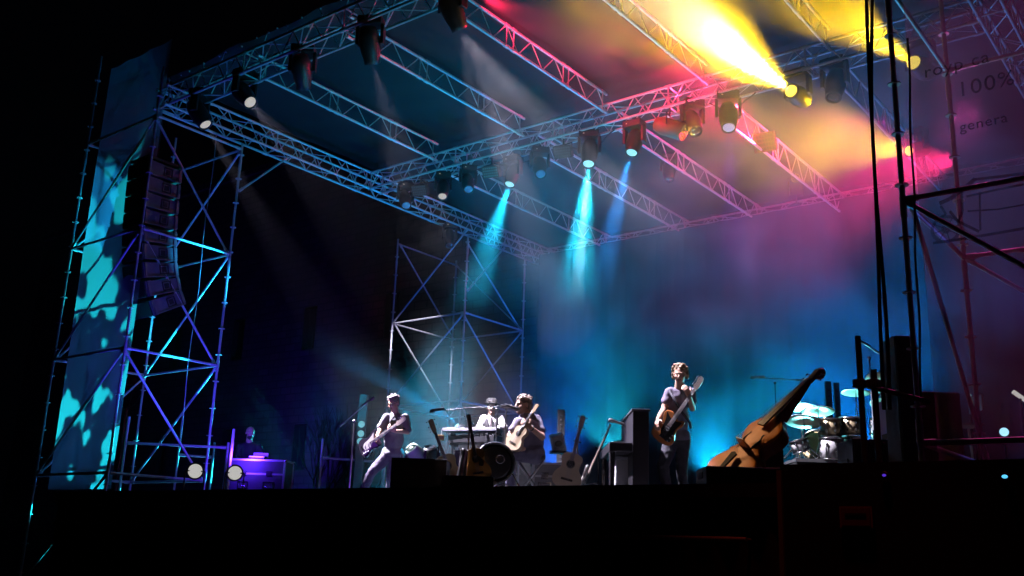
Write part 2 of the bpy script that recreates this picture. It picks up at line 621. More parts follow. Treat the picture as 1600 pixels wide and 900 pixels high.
mem = bpy.data.meshes.new('roof_canopy')
vs, fs = [], []
nx, ny = 60, 60
for i in range(nx + 1):
    for j in range(ny + 1):
        x = X_L - 0.25 + (X_R - X_L + 0.5) * i / nx
        y = 9.0 + 12.3 * j / ny
        u = (i / nx * 6.3) % 1.0
        vs.append((x, y, EYE + 8.30 - 0.06 * math.sin(u * math.pi) + 0.015 * math.sin(x * 5.1 + y * 2.3) + 0.01 * math.sin(y * 7 - x * 2)))
for i in range(nx):
    for j in range(ny):
        a = i * (ny + 1) + j
        fs.append((a, a + 1, a + ny + 2, a + ny + 1))
mem.from_pydata(vs, [], fs)
mem.polygons.foreach_set('use_smooth', [True] * len(fs))
mem.materials.append(mat('roof_pvc', (0.006, 0.0065, 0.008), 0.75, 0, 0.35, 1.2, 0.25))
roof = thing('roof_canopy', 'dark fabric roof stretched over the stage trusses', 'canopy', (0, 0, 0))
ro = bpy.data.objects.new('membrane', mem)
COL.objects.link(ro)
ro.parent = roof
b = MB()
x = X_L
random.seed(3)
while x < X_R:
    b.ball((x, 8.98, EYE + 8.22 + random.uniform(-0.06, 0.03)), random.uniform(0.012, 0.022), 6)
    if random.random() < 0.4:
        b.tube((x, 8.96, EYE + 8.22), (x + random.uniform(-.1, .1), 8.98, EYE + 8.1), 0.007, 5)
    x += random.uniform(0.16, 0.5)
b.build('lacing_hooks', mat('hooks', (0.8, 0.8, 0.8), 0.3, 0.2), roof)


# ------------------------------------------------------------------ scaffolding
def leg_mb(mb, x, y, z0, z1, r=0.0245, ros=True):
    mb.tube((x, y, z0), (x, y, z1), r, 10)
    if ros:
        z = 0.55 + 0.06
        while z < z1 - 0.1:
            if z > z0:
                mb.tube((x, y, z - 0.006), (x, y, z + 0.006), 0.06, 12)
            z += 0.5
    z = 2.3
    while z < z1 - 0.3:
        mb.tube((x, y, z), (x, y, z + 0.2), r + 0.006, 10)
        z += 2.0
    return mb


def bar(t, name, p, q, r=0.0245, off=(0, 0, 0), m=GALV):
    mb = MB(off)
    p, q = Vector(p), Vector(q)
    d = (q - p).normalized()
    mb.tube(p + d * 0.05, q - d * 0.05, r, 8)
    mb.tube(p + d * 0.03, p + d * 0.13, r + 0.008, 8)
    mb.tube(q - d * 0.13, q - d * 0.03, r + 0.008, 8)
    return mb.build(name, m, t)


def tower(label, x0, x1, y0, y1, ztops, lifts, braces, group=None, name='scaffold_tower', z0=0.0):
    """corner order: 0 (x0,y0) 1 (x1,y0) 2 (x1,y1) 3 (x0,y1)"""
    o = (x0, y0, z0)
    t = thing(name, label, 'scaffolding', o, group=group)
    C4 = [(x0, y0), (x1, y0), (x1, y1), (x0, y1)]
    for (x, y), zt in zip(C4, ztops):
        mb = MB(o)
        leg_mb(mb, x, y, z0, zt)
        mb.box((x, y, z0 + 0.01), (0.15, 0.15, 0.02))
        mb.build('leg', GALV, t)
    for z in lifts:
        for i in range(4):
            a, c = C4[i], C4[(i + 1) % 4]
            if z < min(ztops[i], ztops[(i + 1) % 4]) + 0.05:
                bar(t, 'rail', (a[0], a[1], z), (c[0], c[1], z), off=o)
    for (i, j, za, zc) in braces:
        a, c = C4[i], C4[j]
        dx = 0.06 if i in (0, 3) and j in (0, 3) else (-0.06 if i in (1, 2) and j in (1, 2) else 0)
        bar(t, 'brace', (a[0] + dx, a[1], za), (c[0] + dx, c[1], zc), 0.022, off=o)
    return t


LF = [EYE + z for z in (-0.95, 0.95, 3.06, 5.22, 7.38)]
e = EYE
# left front tower, x0 is the outer side, x1 the stage side
tower('front left scaffold tower lit blue beside the hanging loudspeakers', -17.75, -15.35, 8.8, 10.68,
      (e + 9.3, e + 8.35, e + 7.5, e + 8.2), LF,
      [(1, 2, LF[4], LF[3]), (1, 2, LF[3], LF[2]), (1, 2, LF[2], LF[1]),
       (0, 1, LF[3], LF[4]), (0, 1, LF[2], LF[3]), (0, 1, LF[1], LF[2]), (0, 1, LF[0], LF[1]),
       (2, 3, LF[4], LF[3]), (2, 3, LF[3], LF[2]), (2, 3, LF[2], LF[1]),
       (3, 0, LF[4], LF[3]), (3, 0, LF[3], LF[2]), (3, 0, LF[2], LF[1])])
# struts from the tower head to the side truss
sx = thing('roof_strut', 'slanted tube bracing the left side truss to the front scaffold tower', 'strut', (X_L, 10.7, e + 6.4))
bar(sx, 'tube', (-15.35, 10.70, e + 6.5), (X_L + 0.15, 11.75, T_LO - 0.03), off=(X_L, 10.7, e + 6.4))
# rear left tower
tower('rear left scaffold tower at the edge of the curtain', -17.65, -15.2, 17.4, 19.75, (e + 7.75, e + 7.4, e + 7.4, e + 7.75),
      [EYE + z for z in (1.15, 3.3, 5.46, 7.62)],
      [(0, 3, e + 7.62, e + 5.46), (0, 3, e + 5.46, e + 3.3), (1, 2, e + 7.3, e + 5.46), (1, 2, e + 5.46, e + 3.3), (1, 2, e + 3.3, e + 1.15), (0, 1, e + 5.46, e + 7.62), (0, 1, e + 3.3, e + 5.46),
       (2, 3, e + 5.46, e + 7.62), (2, 3, e + 5.46, e + 3.3)])
sx = thing('roof_strut', 'slanted tube rising from the rear scaffold tower to the side truss', 'strut', (-15.2, 17.5, e + 6))
bar(sx, 'tube', (-15.2, 17.45, e + 6.0), (X_L + 0.1, 19.0, T_LO - 0.03), off=(-15.2, 17.5, e + 6))
# right front tower
LR = [EYE + z for z in (-0.95, 0.95, 3.12, 5.3, 7.38)]
tower('front right scaffold tower, black pole with ring couplers in the foreground', -2.36, 0.25, 8.6, 10.7,
      (e + 8.4, e + 8.4, e + 8.2, e + 8.2), LR,
      [(0, 1, LR[2], LR[1]), (0, 1, LR[3] + 0.55, LR[3] - 0.9), (0, 1, LR[4], LR[3]), (3, 0, LR[1], LR[2]), (3, 0, LR[4], LR[3]),
       (2, 3, LR[1], LR[2]), (2, 3, LR[3], LR[4]), (1, 2, LR[2], LR[3])])


# ------------------------------------------------------------------ printed mesh banners on the towers
def mesh_mat(name, col, open_, tw=0.5):
    m = bpy.data.materials.new(name)
    m.use_nodes = True
    nt = m.node_tree
    nt.nodes.remove(nt.nodes['Principled BSDF'])
    out = nt.nodes['Material Output']
    d = nt.nodes.new('ShaderNodeBsdfDiffuse')
    tl = nt.nodes.new('ShaderNodeBsdfTranslucent')
    tp = nt.nodes.new('ShaderNodeBsdfTransparent')
    tc = nt.nodes.new('ShaderNodeTexCoord')
    ns = nt.nodes.new('ShaderNodeTexNoise')
    ns.inputs['Scale'].default_value = 1.3
    ns.inputs['Detail'].default_value = 6
    mc = nt.nodes.new('ShaderNodeMix')
    mc.data_type = 'RGBA'
    mc.inputs['A'].default_value = tuple(c * 0.8 for c in col) + (1,)
    mc.inputs['B'].default_value = tuple(min(1, c * 1.15) for c in col) + (1,)
    nt.links.new(tc.outputs['Object'], ns.inputs['Vector'])
    nt.links.new(ns.outputs['Fac'], mc.inputs['Factor'])
    nt.links.new(mc.outputs['Result'], d.inputs['Color'])
    nt.links.new(mc.outputs['Result'], tl.inputs['Color'])
    m1 = nt.nodes.new('ShaderNodeMixShader')
    m1.inputs[0].default_value = tw
    m2 = nt.nodes.new('ShaderNodeMixShader')
    m2.inputs[0].default_value = open_
    nt.links.new(d.outputs[0], m1.inputs[1])
    nt.links.new(tl.outputs[0], m1.inputs[2])
    nt.links.new(m1.outputs[0], m2.inputs[1])
    nt.links.new(tp.outputs[0], m2.inputs[2])
    nt.links.new(m2.outputs[0], out.inputs['Surface'])
    return m


def sheet(x0, x1, y, z0, z1, nx, nz, amp, seed, off, topcut=None):
    mb = MB(off)
    vs, fs = [], []
    for i in range(nx + 1):
        for j in range(nz + 1):
            u, v = i / nx, j / nz
            x = x0 + (x1 - x0) * u
            z = z0 + (z1 - z0) * v
            if topcut:
                z = z0 + (z1 + topcut * (u - 1.0) - z0) * v
            bulge = amp * math.sin(math.pi * u) * (0.5 + 0.5 * math.sin(v * 9 + seed)) + amp * 0.25 * math.sin(u * 17 + v * 5 + seed)
            vs.append((x, y + bulge, z))
    for i in range(nx):
        for j in range(nz):
            a = i * (nz + 1) + j
            fs.append((a, a + nz + 1, a + nz + 2, a + 1))
    mb.add(vs, fs, True)
    return mb


lb = thing('mesh_banner', 'pale mesh banner on the left tower, patched with cyan light', 'banner', (-16.6, 8.95, 0))
sheet(-17.6, -15.47, 8.97, EYE + 0.7, EYE + 9.05, 24, 60, 0.06, 1.0, (-16.6, 8.95, 0)).build('fabric', mesh_mat('left_mesh', (0.42, 0.42, 0.44), 0.08, 0.45), lb)
rb = thing('mesh_banner', 'dark printed mesh banner on the right tower with a vintage car drawing', 'banner', (-1, 8.75, 0))
sheet(-2.26, 0.22, 8.74, EYE + 0.72, EYE + 7.9, 24, 60, 0.03, 2.0, (-1, 8.75, 0)).build('fabric', mesh_mat('right_mesh', (0.30, 0.26, 0.30), 0.55, 0.55), rb)

# leafless shrub growing against the building
bt = thing('bare_shrub', 'leafless thin branched shrub between the left tower and the cyan floor beam', 'shrub', at(520, 690, y=23.0) * 1.0)
bt.location.z = 0
rng = random.Random(5)
trunk, twigs = MB(), MB()


def grow(m, p, d, L, r, k):
    q = p + d * L
    (trunk if k > 2 else twigs).tube(p, q, r, 5, r * 0.7, caps=False)
    if k == 0:
        return
    for _ in range(3 if k < 3 else 4):
        nd = (d + Vector((rng.uniform(-.55, .55), rng.uniform(-.55, .55), rng.uniform(-.1, .5)))).normalized()
        grow(m, q, nd, L * rng.uniform(0.6, 0.85), r * 0.62, k - 1)


for _ in range(3):
    grow(trunk, Vector((rng.uniform(-.5, .5), rng.uniform(-.4, .4), 0)), Vector((rng.uniform(-.2, .2), rng.uniform(-.2, .2), 1)).normalized(), 1.9, 0.05, 4)
BARK = mat('bark', (0.13, 0.10, 0.08), 0.9, 0, 0.3, 10)
trunk.build('trunk', BARK, bt)
twigs.build('twigs', BARK, bt)['kind'] = 'stuff'

# ------------------------------------------------------------------ hanging fixtures
def emat(name, col, s):
    return mat(name, (0.02, 0.02, 0.02), 0.3, 0, 0.0, 5, emit=col, estr=s)


L_OFF = mat('lens_glass', (0.03, 0.035, 0.04), 0.08, 0, 0.1, 5, spec=0.8)
L_WHITE = emat('lens_white', (1.0, 0.94, 0.86), 0.55)
L_CYAN = emat('lens_cyan', (0.35, 0.9, 1.0), 1.3)
L_BLUE = emat('lens_blue', (0.05, 0.35, 1.0), 0.42)
L_YEL = emat('lens_yellow', (1.0, 0.75, 0.10), 2.2)
L_AMB = emat('lens_amber', (1.0, 0.55, 0.03), 0.42)
L_VIO = emat('lens_violet', (0.75, 0.6, 1.0), 0.8)
DOT = emat('status_light', (1.0, 0.8, 0.6), 0.6)


def moving_head(label, centre, direction, s=0.8, lens=None, top=None, dots=1, group='moving heads hanging under the roof trusses', lens_r=0.105, beams=()):
    centre = Vector(centre)
    d = Vector(direction).normalized()
    top = T_LO - 0.03 if top is None else top
    pan = math.atan2(d.y, d.x) - math.pi / 2 if abs(d.x) + abs(d.y) > 1e-3 else 0.6
    t = thing('moving_head', label, 'stage light', (centre.x, centre.y, top), pan, group)
    h = top - centre.z                      # from truss to the tilt axis
    dl = Matrix.Rotation(-pan, 3, 'Z') @ d
    dl.x = 0.0
    dl.normalize()
    zb = -h + 0.30 * s                      # underside of the base
    b = MB()
    b.tube((0, 0, 0.05), (0, 0, zb + 0.16 * s), 0.022, 8)
    b.box((0, 0, zb + 0.17 * s), (0.30 * s, 0.07, 0.04))
    b.build('clamp', BLACKM, t)
    b = MB()
    b.box((0, 0, zb + 0.085 * s), (0.40 * s, 0.30 * s, 0.15 * s), bev=0.02 * s)
    ba = b.build('base', BLACK, t)
    for k in range(dots):
        b = MB()
        b.box((0.10 * s - 0.2 * s * k, 0, zb + 0.08 * s), (0.03 * s, 0.308 * s, 0.022 * s))
        b.build('display', DOT, ba)
    for sx in (-1, 1):
        b = MB()
        b.box((sx * 0.205 * s, 0, zb - 0.14 * s), (0.055 * s, 0.15 * s, 0.36 * s), bev=0.012 * s)
        b.build('arm', BLACK, t)
    b = MB()
    ax = dl
    b.lathe([(0.06 * s, -0.30 * s), (0.13 * s, -0.28 * s), (0.165 * s, -0.16 * s), (0.172 * s, 0.0), (0.16 * s, 0.12 * s), (0.135 * s, 0.22 * s), (0.135 * s, 0.30 * s), (0.118 * s, 0.30 * s), (0.112 * s, 0.275 * s)],
            (0, 0, -h), ax, 20)
    hd = b.build('head', BLACK, t)
    b = MB()
    b.lathe([(lens_r * s, 0.276 * s), (lens_r * 0.8 * s, 0.292 * s), (lens_r * 0.3 * s, 0.30 * s)], (0, 0, -h), ax, 18)
    b.build('lens', lens or L_OFF, hd)
    src = centre + d * (0.33 * s)
    for (tgt, watts, col, ang, bl) in beams:
        spot('moving_head_beam', src, tgt if tgt is not None else src + d * 5, watts, col, ang, bl, 0.045)
    return t


FD = T_LO - 0.01                               # hooks on the front truss
def toward(c, px, py, **k):
    return at(px, py, **k) - c


# front truss
c = at(311, 178, y=9.12)
moving_head('dark moving head with a lit white lens, lowest on the front truss', c, at(611, 665, d=15.2) - c, 0.95, L_WHITE, FD, 0, beams=[(at(606, 668, d=15.2), FW * 1.5, WHITEL, 13, 0.5)])
c = at(381, 148, y=9.12)
moving_head('dark moving head with a lit white lens where the side truss meets the front truss', c, at(820, 662, d=12.0) - c, 0.95, L_WHITE, FD, 0, beams=[(at(820, 662, d=12.0), FW * 0.8, WHITEL, 19, 0.4)])
c = at(472, 112, y=9.12)
moving_head('unlit black moving head on the front truss near the leftmost ladder truss', c, at(480, 180, y=9.6) - c, 0.95, L_OFF, FD, 0)
c = at(578, 70, y=9.12)
moving_head('black moving head on the front truss throwing a short white beam straight down', c, at(589, 150, y=9.6) - c, 0.95, L_WHITE, FD, 0, beams=[(at(764, 662, d=16.5), FW * 0.7, WHITEL, 24, 0.6), (at(590, 150, y=9.9), FW * 0.5, WHITEL, 9, 0.6)])
c = at(707, 16, y=9.12)
moving_head('red lit moving head at the top edge throwing a short white beam', c, at(737, 90, y=9.6) - c, 0.95, L_WHITE, FD, 0, beams=[(at(1075, 655, d=11.9), FW * 0.40, WHITEL, 24, 0.7), (at(815, 640, d=11.9), FW * 0.3, WHITEL, 13, 0.7), (at(1160, 690, d=9.8), FW * 0.07, (1.0, 0.62, 0.30), 13, 0.7), (at(1300, 672, d=13.3), FW * 0.8, (0.9, 0.85, 1.0), 15, 0.7), (at(735, 90, y=9.9), FW * 0.35, WHITEL, 9, 0.6)])  # beams off the head's axis are added to light singer, bass and drums
# middle truss
M_ = [(633, 312, 640, 345, L_BLUE, 'black moving head with a blue lens at the corner of the middle and side trusses', 0.8),
      (692, 296, 690, 330, L_WHITE, 'black moving head with a tiny white lens, third fixture along the middle truss', 0.8),
      (731, 286, 735, 318, L_BLUE, 'black moving head with a blue lens beside two small status lights', 0.8),
      (801, 274, 788, 312, L_CYAN, 'moving head throwing the leftmost cyan beam down to the left', 0.85),
      (843, 261, 848, 292, L_BLUE, 'black moving head with a blue lens right of the leftmost cyan beam', 0.85),
      (921, 240, 917, 285, L_CYAN, 'moving head throwing the brightest cyan and white beam', 0.95),
      (991, 223, 981, 262, L_CYAN, 'moving head throwing the thin rightmost blue beam', 0.9),
      (1082, 192, 1100, 235, L_OFF, 'dull unlit moving head behind the amber spotlight', 0.9),
      (1138, 183, 1140, 225, L_VIO, 'reddish moving head throwing a faint violet beam straight down', 0.95),
      (1305, 133, 1298, 180, L_OFF, 'dark red lit moving head near the right pole, unlit lens pointing down', 0.95)]
BEAMS = {801: [(None, 42000, (0.01, 0.50, 0.85), 19, 0.8)],
         921: [(None, 40000, (0.01, 0.55, 0.8), 18, 0.8), (None, 50000, (0.6, 0.9, 1.0), 5, 0.6)],
         991: [(None, 30000, (0.01, 0.32, 1.0), 12, 0.5)],
         1138: [(None, 2600, VIOLET, 12, 0.6)]}
for (px, py, qx, qy, ln, lab, s) in M_:
    c = at(px, py, y=YMI)
    moving_head(lab, c, at(qx, qy, y=YMI - 0.25) - c, s, ln, beams=BEAMS.get(px, ()))
c = at(1247, 150, y=YMI)
moving_head('moving head throwing the huge yellow white beam towards the square', c + (B10 - c) * 0.0, at(985, -20, y=9.4) - B10, 0.95, L_YEL,
            beams=[(None, 70000, (1.0, 0.86, 0.55), 15, 0.8), (None, 50000, YEL, 30, 1.0)])
c = at(1440, 106, y=YMI)
moving_head('moving head with the upper yellow lens right of the black pole', c, at(1180, -60, y=10) - B12, 0.95, L_YEL, lens_r=0.11, beams=[(None, 20000, YEL, 24, 0.9)])
c = at(1434, 234, y=17.5)
moving_head('moving head with the lower yellow lens right of the black pole', c, at(1290, 250, y=15.5) - B13, 0.85, L_YEL, top=EYE + 7.3, beams=[(at(1330, 225, y=15.5), 6500, YEL, 36, 1.0)])
# smaller unlit ones hung on the rear ladder trusses
c = at(1045, 268, y=17.2)
moving_head('faint unlit moving head half lost in haze below a rear ladder truss', c, (0.2, -0.3, -1), 0.8, L_OFF, top=EYE + 7.5)
for px, py, y, lab in ((702, 372, 16.6, 'small dark moving head under the left side truss by the rear towers'),):
    c = at(px, py, x=X_L)
    moving_head(lab, c, (0.3, -0.2, -1), 0.8, L_OFF)


def flood(label, c, face, w=0.36, h=0.26, lens=None, top=None, group=None, rows=4, cols=7, body=None):
    """square LED flood on a bracket; local -Y is its face."""
    c = Vector(c)
    f = Vector(face).normalized()
    top = (T_LO - 0.03) if top is None else top
    t = thing('flood_light', label, 'stage light', (c.x, c.y, top), 0, group)
    rot = (-f).to_track_quat('Y', 'Z').to_matrix()
    o = Vector((0, 0, c.z - top))
    b = MB()
    b.box(o, (w, 0.14, h), rot, 0.012)
    bd = b.build('housing', body or BLACK, t)
    b = MB()
    for i in range(cols):
        for j in range(rows):
            p = o + rot @ Vector(((i + 0.5 - cols / 2) * w * 0.9 / cols, -0.072, (j + 0.5 - rows / 2) * h * 0.88 / rows))
            b.box(p, (w * 0.62 / cols, 0.006, h * 0.55 / rows), rot)
    b.build('led_grid', lens or L_OFF, bd)
    b = MB()
    b.tube((0, 0, 0.05), (0, 0, o.z * 0.35), 0.02)
    for s in (-1, 1):
        b.tube((s * w * 0.55, 0, o.z * 0.35), o + Vector((s * w * 0.55, 0, 0)), 0.012)
    b.tube((-w * 0.56, 0, o.z * 0.35), (w * 0.56, 0, o.z * 0.35), 0.012)
    b.build('bracket', BLACKM, t)
    return t


L_GRID = emat('led_dim', (0.25, 0.55, 0.8), 0.06)
FG = 'small square flood lights along the middle truss'
for px, py, lab in ((657, 297, 'square flood light second along the middle truss, left of all the beams'), (768, 268, 'square flood light with pale grid left of the leftmost cyan beam'),
                    (880, 237, 'square flood light between a blue lens and the brightest beam')):
    flood(lab, at(px, py, y=YMI), (0.25, -0.9, -0.55), 0.36, 0.24, emat('led_cyan_dim', (0.2, 0.7, 0.9), 0.18) if px == 768 else L_GRID, group=FG)
flood('square red lit flood hanging behind the violet beam', at(1195, 222, y=16.2), (0.1, -0.9, -0.5), 0.42, 0.36, L_OFF, top=EYE + 7.5, body=mat('red_lit_housing', (0.10, 0.012, 0.012), 0.5))  # red light is put into the housing colour


def par_can(label, front, axis, L=0.42, r=0.13, lens=None, top=None, name='par_can', dots=True, body=None):
    front = Vector(front)
    a = Vector(axis).normalized()
    top = (T_LO - 0.03) if top is None else top
    mid = front - a * L * 0.5
    t = thing(name, label, 'stage light', (mid.x, mid.y, top))
    o = mid - Vector((mid.x, mid.y, top))
    fr = o + a * L * 0.5
    b = MB()
    b.lathe([(0.05, -L), (r * 0.8, -L * 0.97), (r, -L * 0.75), (r, 0), (r * 0.9, 0), (r * 0.88, -0.015)], fr, a, 20)
    bd = b.build('can', body or BLACK, t)
    b = MB()
    u = a.orthogonal().normalized()
    w = a.cross(u)
    for k, (n, rr) in enumerate(((1, 0), (6, 0.42), (12, 0.76))):
        for i in range(n):
            an = 2 * math.pi * i / max(n, 1) + k * 0.3
            p = fr - a * 0.012 + (u * math.cos(an) + w * math.sin(an)) * rr * r
            b.lathe([(r * 0.16, 0), (r * 0.13, 0.01)], p, a, 8)
    b.build('led_cluster', lens or L_OFF, bd)
    b = MB()
    b.tube((0, 0, 0.05), (0, 0, o.z * 0.4), 0.018)
    side = a.cross(Vector((0, 0, 1))).normalized() * (r + 0.03)
    b.tube(Vector((0, 0, o.z * 0.4)) - side, Vector((0, 0, o.z * 0.4)) + side, 0.012)
    for s in (-1, 1):
        b.tube(Vector((0, 0, o.z * 0.4)) + side * s, o + side * s, 0.012)
    b.build('bracket', BLACKM, t)
    return t


f1 = at(1069, 207, y=YMI - 0.1)
par_can('amber lit spotlight can pointing sideways out of the middle truss', f1, (-f1.normalized() * 0.55 + cR * 0.9 - cU * 0.25), 0.58, 0.16, L_AMB, body=mat('amber_can', (0.25, 0.14, 0.08), 0.5))
spot('amber_can_lamp', f1 + Vector((0.1, -0.1, 0)), at(1120, 225, y=13.6), 250, (1.0, 0.5, 0.03), 90, 1.0, 0.1)
f2 = at(1243, 278, y=19.2)
par_can('small amber spotlight can low under the rear ladder trusses', f2, (-f2.normalized()), 0.35, 0.115, L_AMB, top=EYE + 7.3)


# floor lamps at the left edge of the stage
def floor_blinder(label, px, py, y, r=0.115):
    c = at(px, py, y=y)
    base = SZ
    t = thing('floor_lamp', label, 'stage light', (c.x, c.y, base), 0, 'round white floor lamps at the left stage edge')
    d = (Vector((0, 0, EYE)) - c).normalized()
    o = Vector((0, 0, c.z - base))
    b = MB()
    b.lathe([(0.04, -0.26), (r * 0.9, -0.22), (r * 1.15, -0.12), (r * 1.15, 0.01), (r, 0.0)], o, d, 22)
    bd = b.build('housing', BLACK, t)
    b = MB()
    b.lathe([(r, -0.004), (r * 0.7, 0.012), (r * 0.2, 0.02)], o, d, 22)
    b.build('lens', emat('blinder_white', (0.95, 0.93, 0.9), 0.62), bd)
    b = MB()
    s = d.cross(Vector((0, 0, 1))).normalized() * (r * 1.25)
    b.tube(o - s, o + s, 0.012)
    b.tube(o - s, Vector((-s.x, -s.y, 0.03)), 0.012)
    b.tube(o + s, Vector((s.x, s.y, 0.03)), 0.012)
    b.box((0, 0, 0.015), (0.26, 0.2, 0.03))
    b.build('yoke', BLACKM, t)
    return t


floor_blinder('round white floor lamp at the foot of the left scaffold tower', 305, 736, 8.9)
floor_blinder('round white floor lamp in front of the flight case desk', 367, 739, 9.6)


# hanging loudspeaker column inside the left tower
la = thing('line_array', 'curved column of hanging loudspeaker cabinets inside the left tower', 'loudspeaker', at(244, 262, x=-15.72))
cab_m = mat('speaker_paint', (0.11, 0.112, 0.118), 0.5, 0, 0.3, 14, 0.15)
pos = Vector((0, 0, 0))
b = MB()
b.box((0, 0, 0.05), (0.6, 0.7, 0.05))
b.tube((0, 0, 0.05), (0, 0, 1.0), 0.012)
b.build('bumper', BLACKM, la)
tilt = 0.02
for k in range(9):
    H, W, D = 0.305, 0.66, 0.70
    tilt += (0.0, 0.01, 0.015, 0.02, 0.04, 0.065, 0.09, 0.12, 0.14)[k]
    Rm = Matrix.Rotation(tilt, 3, 'X')
    ctr = pos + Rm @ Vector((0, 0, -H / 2))
    b = MB()
    y0, y1 = -D / 2, D / 2
    h0, h1 = H / 2 - 0.012, H / 2 - 0.045
    pts = [(y0, -h0), (y1, -h1), (y1, h1), (y0, h0)]
    vs = []
    for sx in (-W / 2, W / 2):
        vs += [ctr + Rm @ Vector((sx, p[0], p[1])) for p in pts]
    b.add(vs, [(0, 1, 2, 3), (7, 6, 5, 4), (0, 4, 5, 1), (1, 5, 6, 2), (2, 6, 7, 3), (3, 7, 4, 0)])
    cb = b.build('cabinet', cab_m, la)
    b = MB()
    b.box(ctr + Rm @ Vector((0, y0 - 0.01, 0)), (W - 0.06, 0.02, H - 0.05), Rm)
    b.build('grille', GRILLE, cb)
    b = MB()
    o2 = ctr + Rm @ Vector((W / 2 + 0.006, 0.06, 0))
    for (a, c2) in (((0, 0, 0.075), (0.012, 0.16, 0.016)), ((0, 0, -0.075), (0.012, 0.16, 0.016)), ((0, 0.08, 0), (0.012, 0.016, 0.16)), ((0, -0.08, 0), (0.012, 0.016, 0.16))):
        b.box(o2 + Rm @ Vector(a), c2, Rm)
    b.box(o2 + Rm @ Vector((-0.003, 0, 0)), (0.006, 0.09, 0.09), Rm)
    b.build('handle', BLACKM, cb)
    b = MB()
    for yy in (y0 + 0.05, y1 - 0.05):
        b.box(ctr + Rm @ Vector((W / 2 + 0.012, yy, 0)), (0.02, 0.05, H * 0.9), Rm)
    b.box(ctr + Rm @ Vector((W / 2 + 0.012, 0, -H * 0.41)), (0.018, D - 0.08, 0.02), Rm)
    b.build('rigging', mat('rig_steel', (0.16, 0.16, 0.17), 0.4, 0.6), cb)
    pos = pos + Rm @ Vector((0, 0, -H))

# thin hanging cable beside the left tower
b = MB()
p0, p1 = at(338, 210, y=10.2), at(278, 712, y=10.2)
b.path([p0 + (p1 - p0) * (i / 14) + Vector((0.03 * math.sin(i * 1.1), 0, 0)) for i in range(15)], 0.008, 6)
tag(b.build('cable', mat('pale_rope', (0.3, 0.28, 0.3), 0.7)), 'thin pale rope hanging down inside the left scaffold tower', 'rope')

# old street lantern behind the left tower
sp = at(201, 612, y=13.5)
sl = thing('street_lamp', 'old four sided street lantern on a post behind the left tower', 'street lamp', (sp.x, sp.y, 0))
zl = sp.z
iron = mat('cast_iron', (0.05, 0.05, 0.055), 0.5, 0.3)
b = MB()
b.lathe([(0.12, 0), (0.12, 0.3), (0.07, 0.5), (0.05, 1.2), (0.045, zl - 0.55), (0.07, zl - 0.45)], n=14)
b.build('post', iron, sl)
b = MB()
for s in ((-1, -1), (1, -1), (1, 1), (-1, 1)):
    b.tube((s[0] * 0.13, s[1] * 0.13, zl - 0.35), (s[0] * 0.26, s[1] * 0.26, zl + 0.12), 0.014)
    b.tube((s[0] * 0.13, s[1] * 0.13, zl - 0.35), (0, 0, zl - 0.46), 0.016)
b.lathe([(0.42, zl + 0.12), (0.40, zl + 0.15), (0.25, zl + 0.3), (0.1, zl + 0.38), (0.05, zl + 0.5), (0.01, zl + 0.56)], n=4)
b.build('lantern', iron, sl)

# power cables slung along the middle truss
random.seed(11)
for i, (a_, c_) in enumerate(((660, 735), (770, 850), (880, 960), (1000, 1090), (1110, 1180))):
    p0, p1 = at(a_, 300 - (a_ - 600) * 0.255, y=YMI + 0.1), at(c_, 300 - (c_ - 600) * 0.255, y=YMI + 0.1)
    p0.z = p1.z = T_LO - 0.02
    pts = [p0.lerp(p1, k / 10) + Vector((0, 0.03 * math.sin(k * 1.7 + i), -(0.16 + 0.05 * (i % 3)) * math.sin(math.pi * k / 10))) for k in range(11)]
    m_ = MB(p0)
    m_.path(pts, 0.011, 6)
    tag(m_.build('power_cable', RUBBER), 'black cable sagging below the middle truss, %s loop from the left' % ('first', 'second', 'third', 'fourth', 'fifth')[i], 'cable', 'cable loops under the middle truss')

# ------------------------------------------------------------------ stage gear
def floor(px, py, d, z=SZ):
    p = at(px, py, d=d)
    return Vector((p.x, p.y, z))


TOCAM = lambda p: Vector((-p.x, -p.y, 0)).normalized()
RIGHT = Vector((cR.x, cR.y, 0)).normalized()          # picture right, level
BACK = Vector((cF.x, cF.y, 0)).normalized()           # away from the camera, level
RZ = math.atan2(RIGHT.y, RIGHT.x)                     # turn that faces a thing to the square


def cabinet(label, px0, px1, ptop, d, depth, name='loudspeaker', cat='loudspeaker', zbase=SZ, m=BLACKM, grille=True, turn=0.0, group=None):
    a, c = at(px0, ptop, d=d), at(px1, ptop, d=d)
    w = (c - a).length
    zt = (a.z + c.z) / 2
    ctr = (a + c) / 2 + BACK * depth / 2
    t = thing(name, label, cat, (ctr.x, ctr.y, zbase), RZ + turn, group)
    h = zt - zbase
    b = MB()
    b.box((0, 0, h / 2), (w, depth, h), bev=0.015)
    cb = b.build('case', m, t)
    if grille:
        b = MB()
        b.box((0, -depth / 2 - 0.008, h / 2), (w * 0.92, 0.016, h * 0.9), bev=0.005)
        b.build('grille', GRILLE, t)
    for s in (-1, 1):
        b = MB()
        b.box((s * (w / 2 + 0.004), 0, h * 0.65), (0.008, 0.18, 0.06))
        b.build('handle', RUBBER, t)
    return t


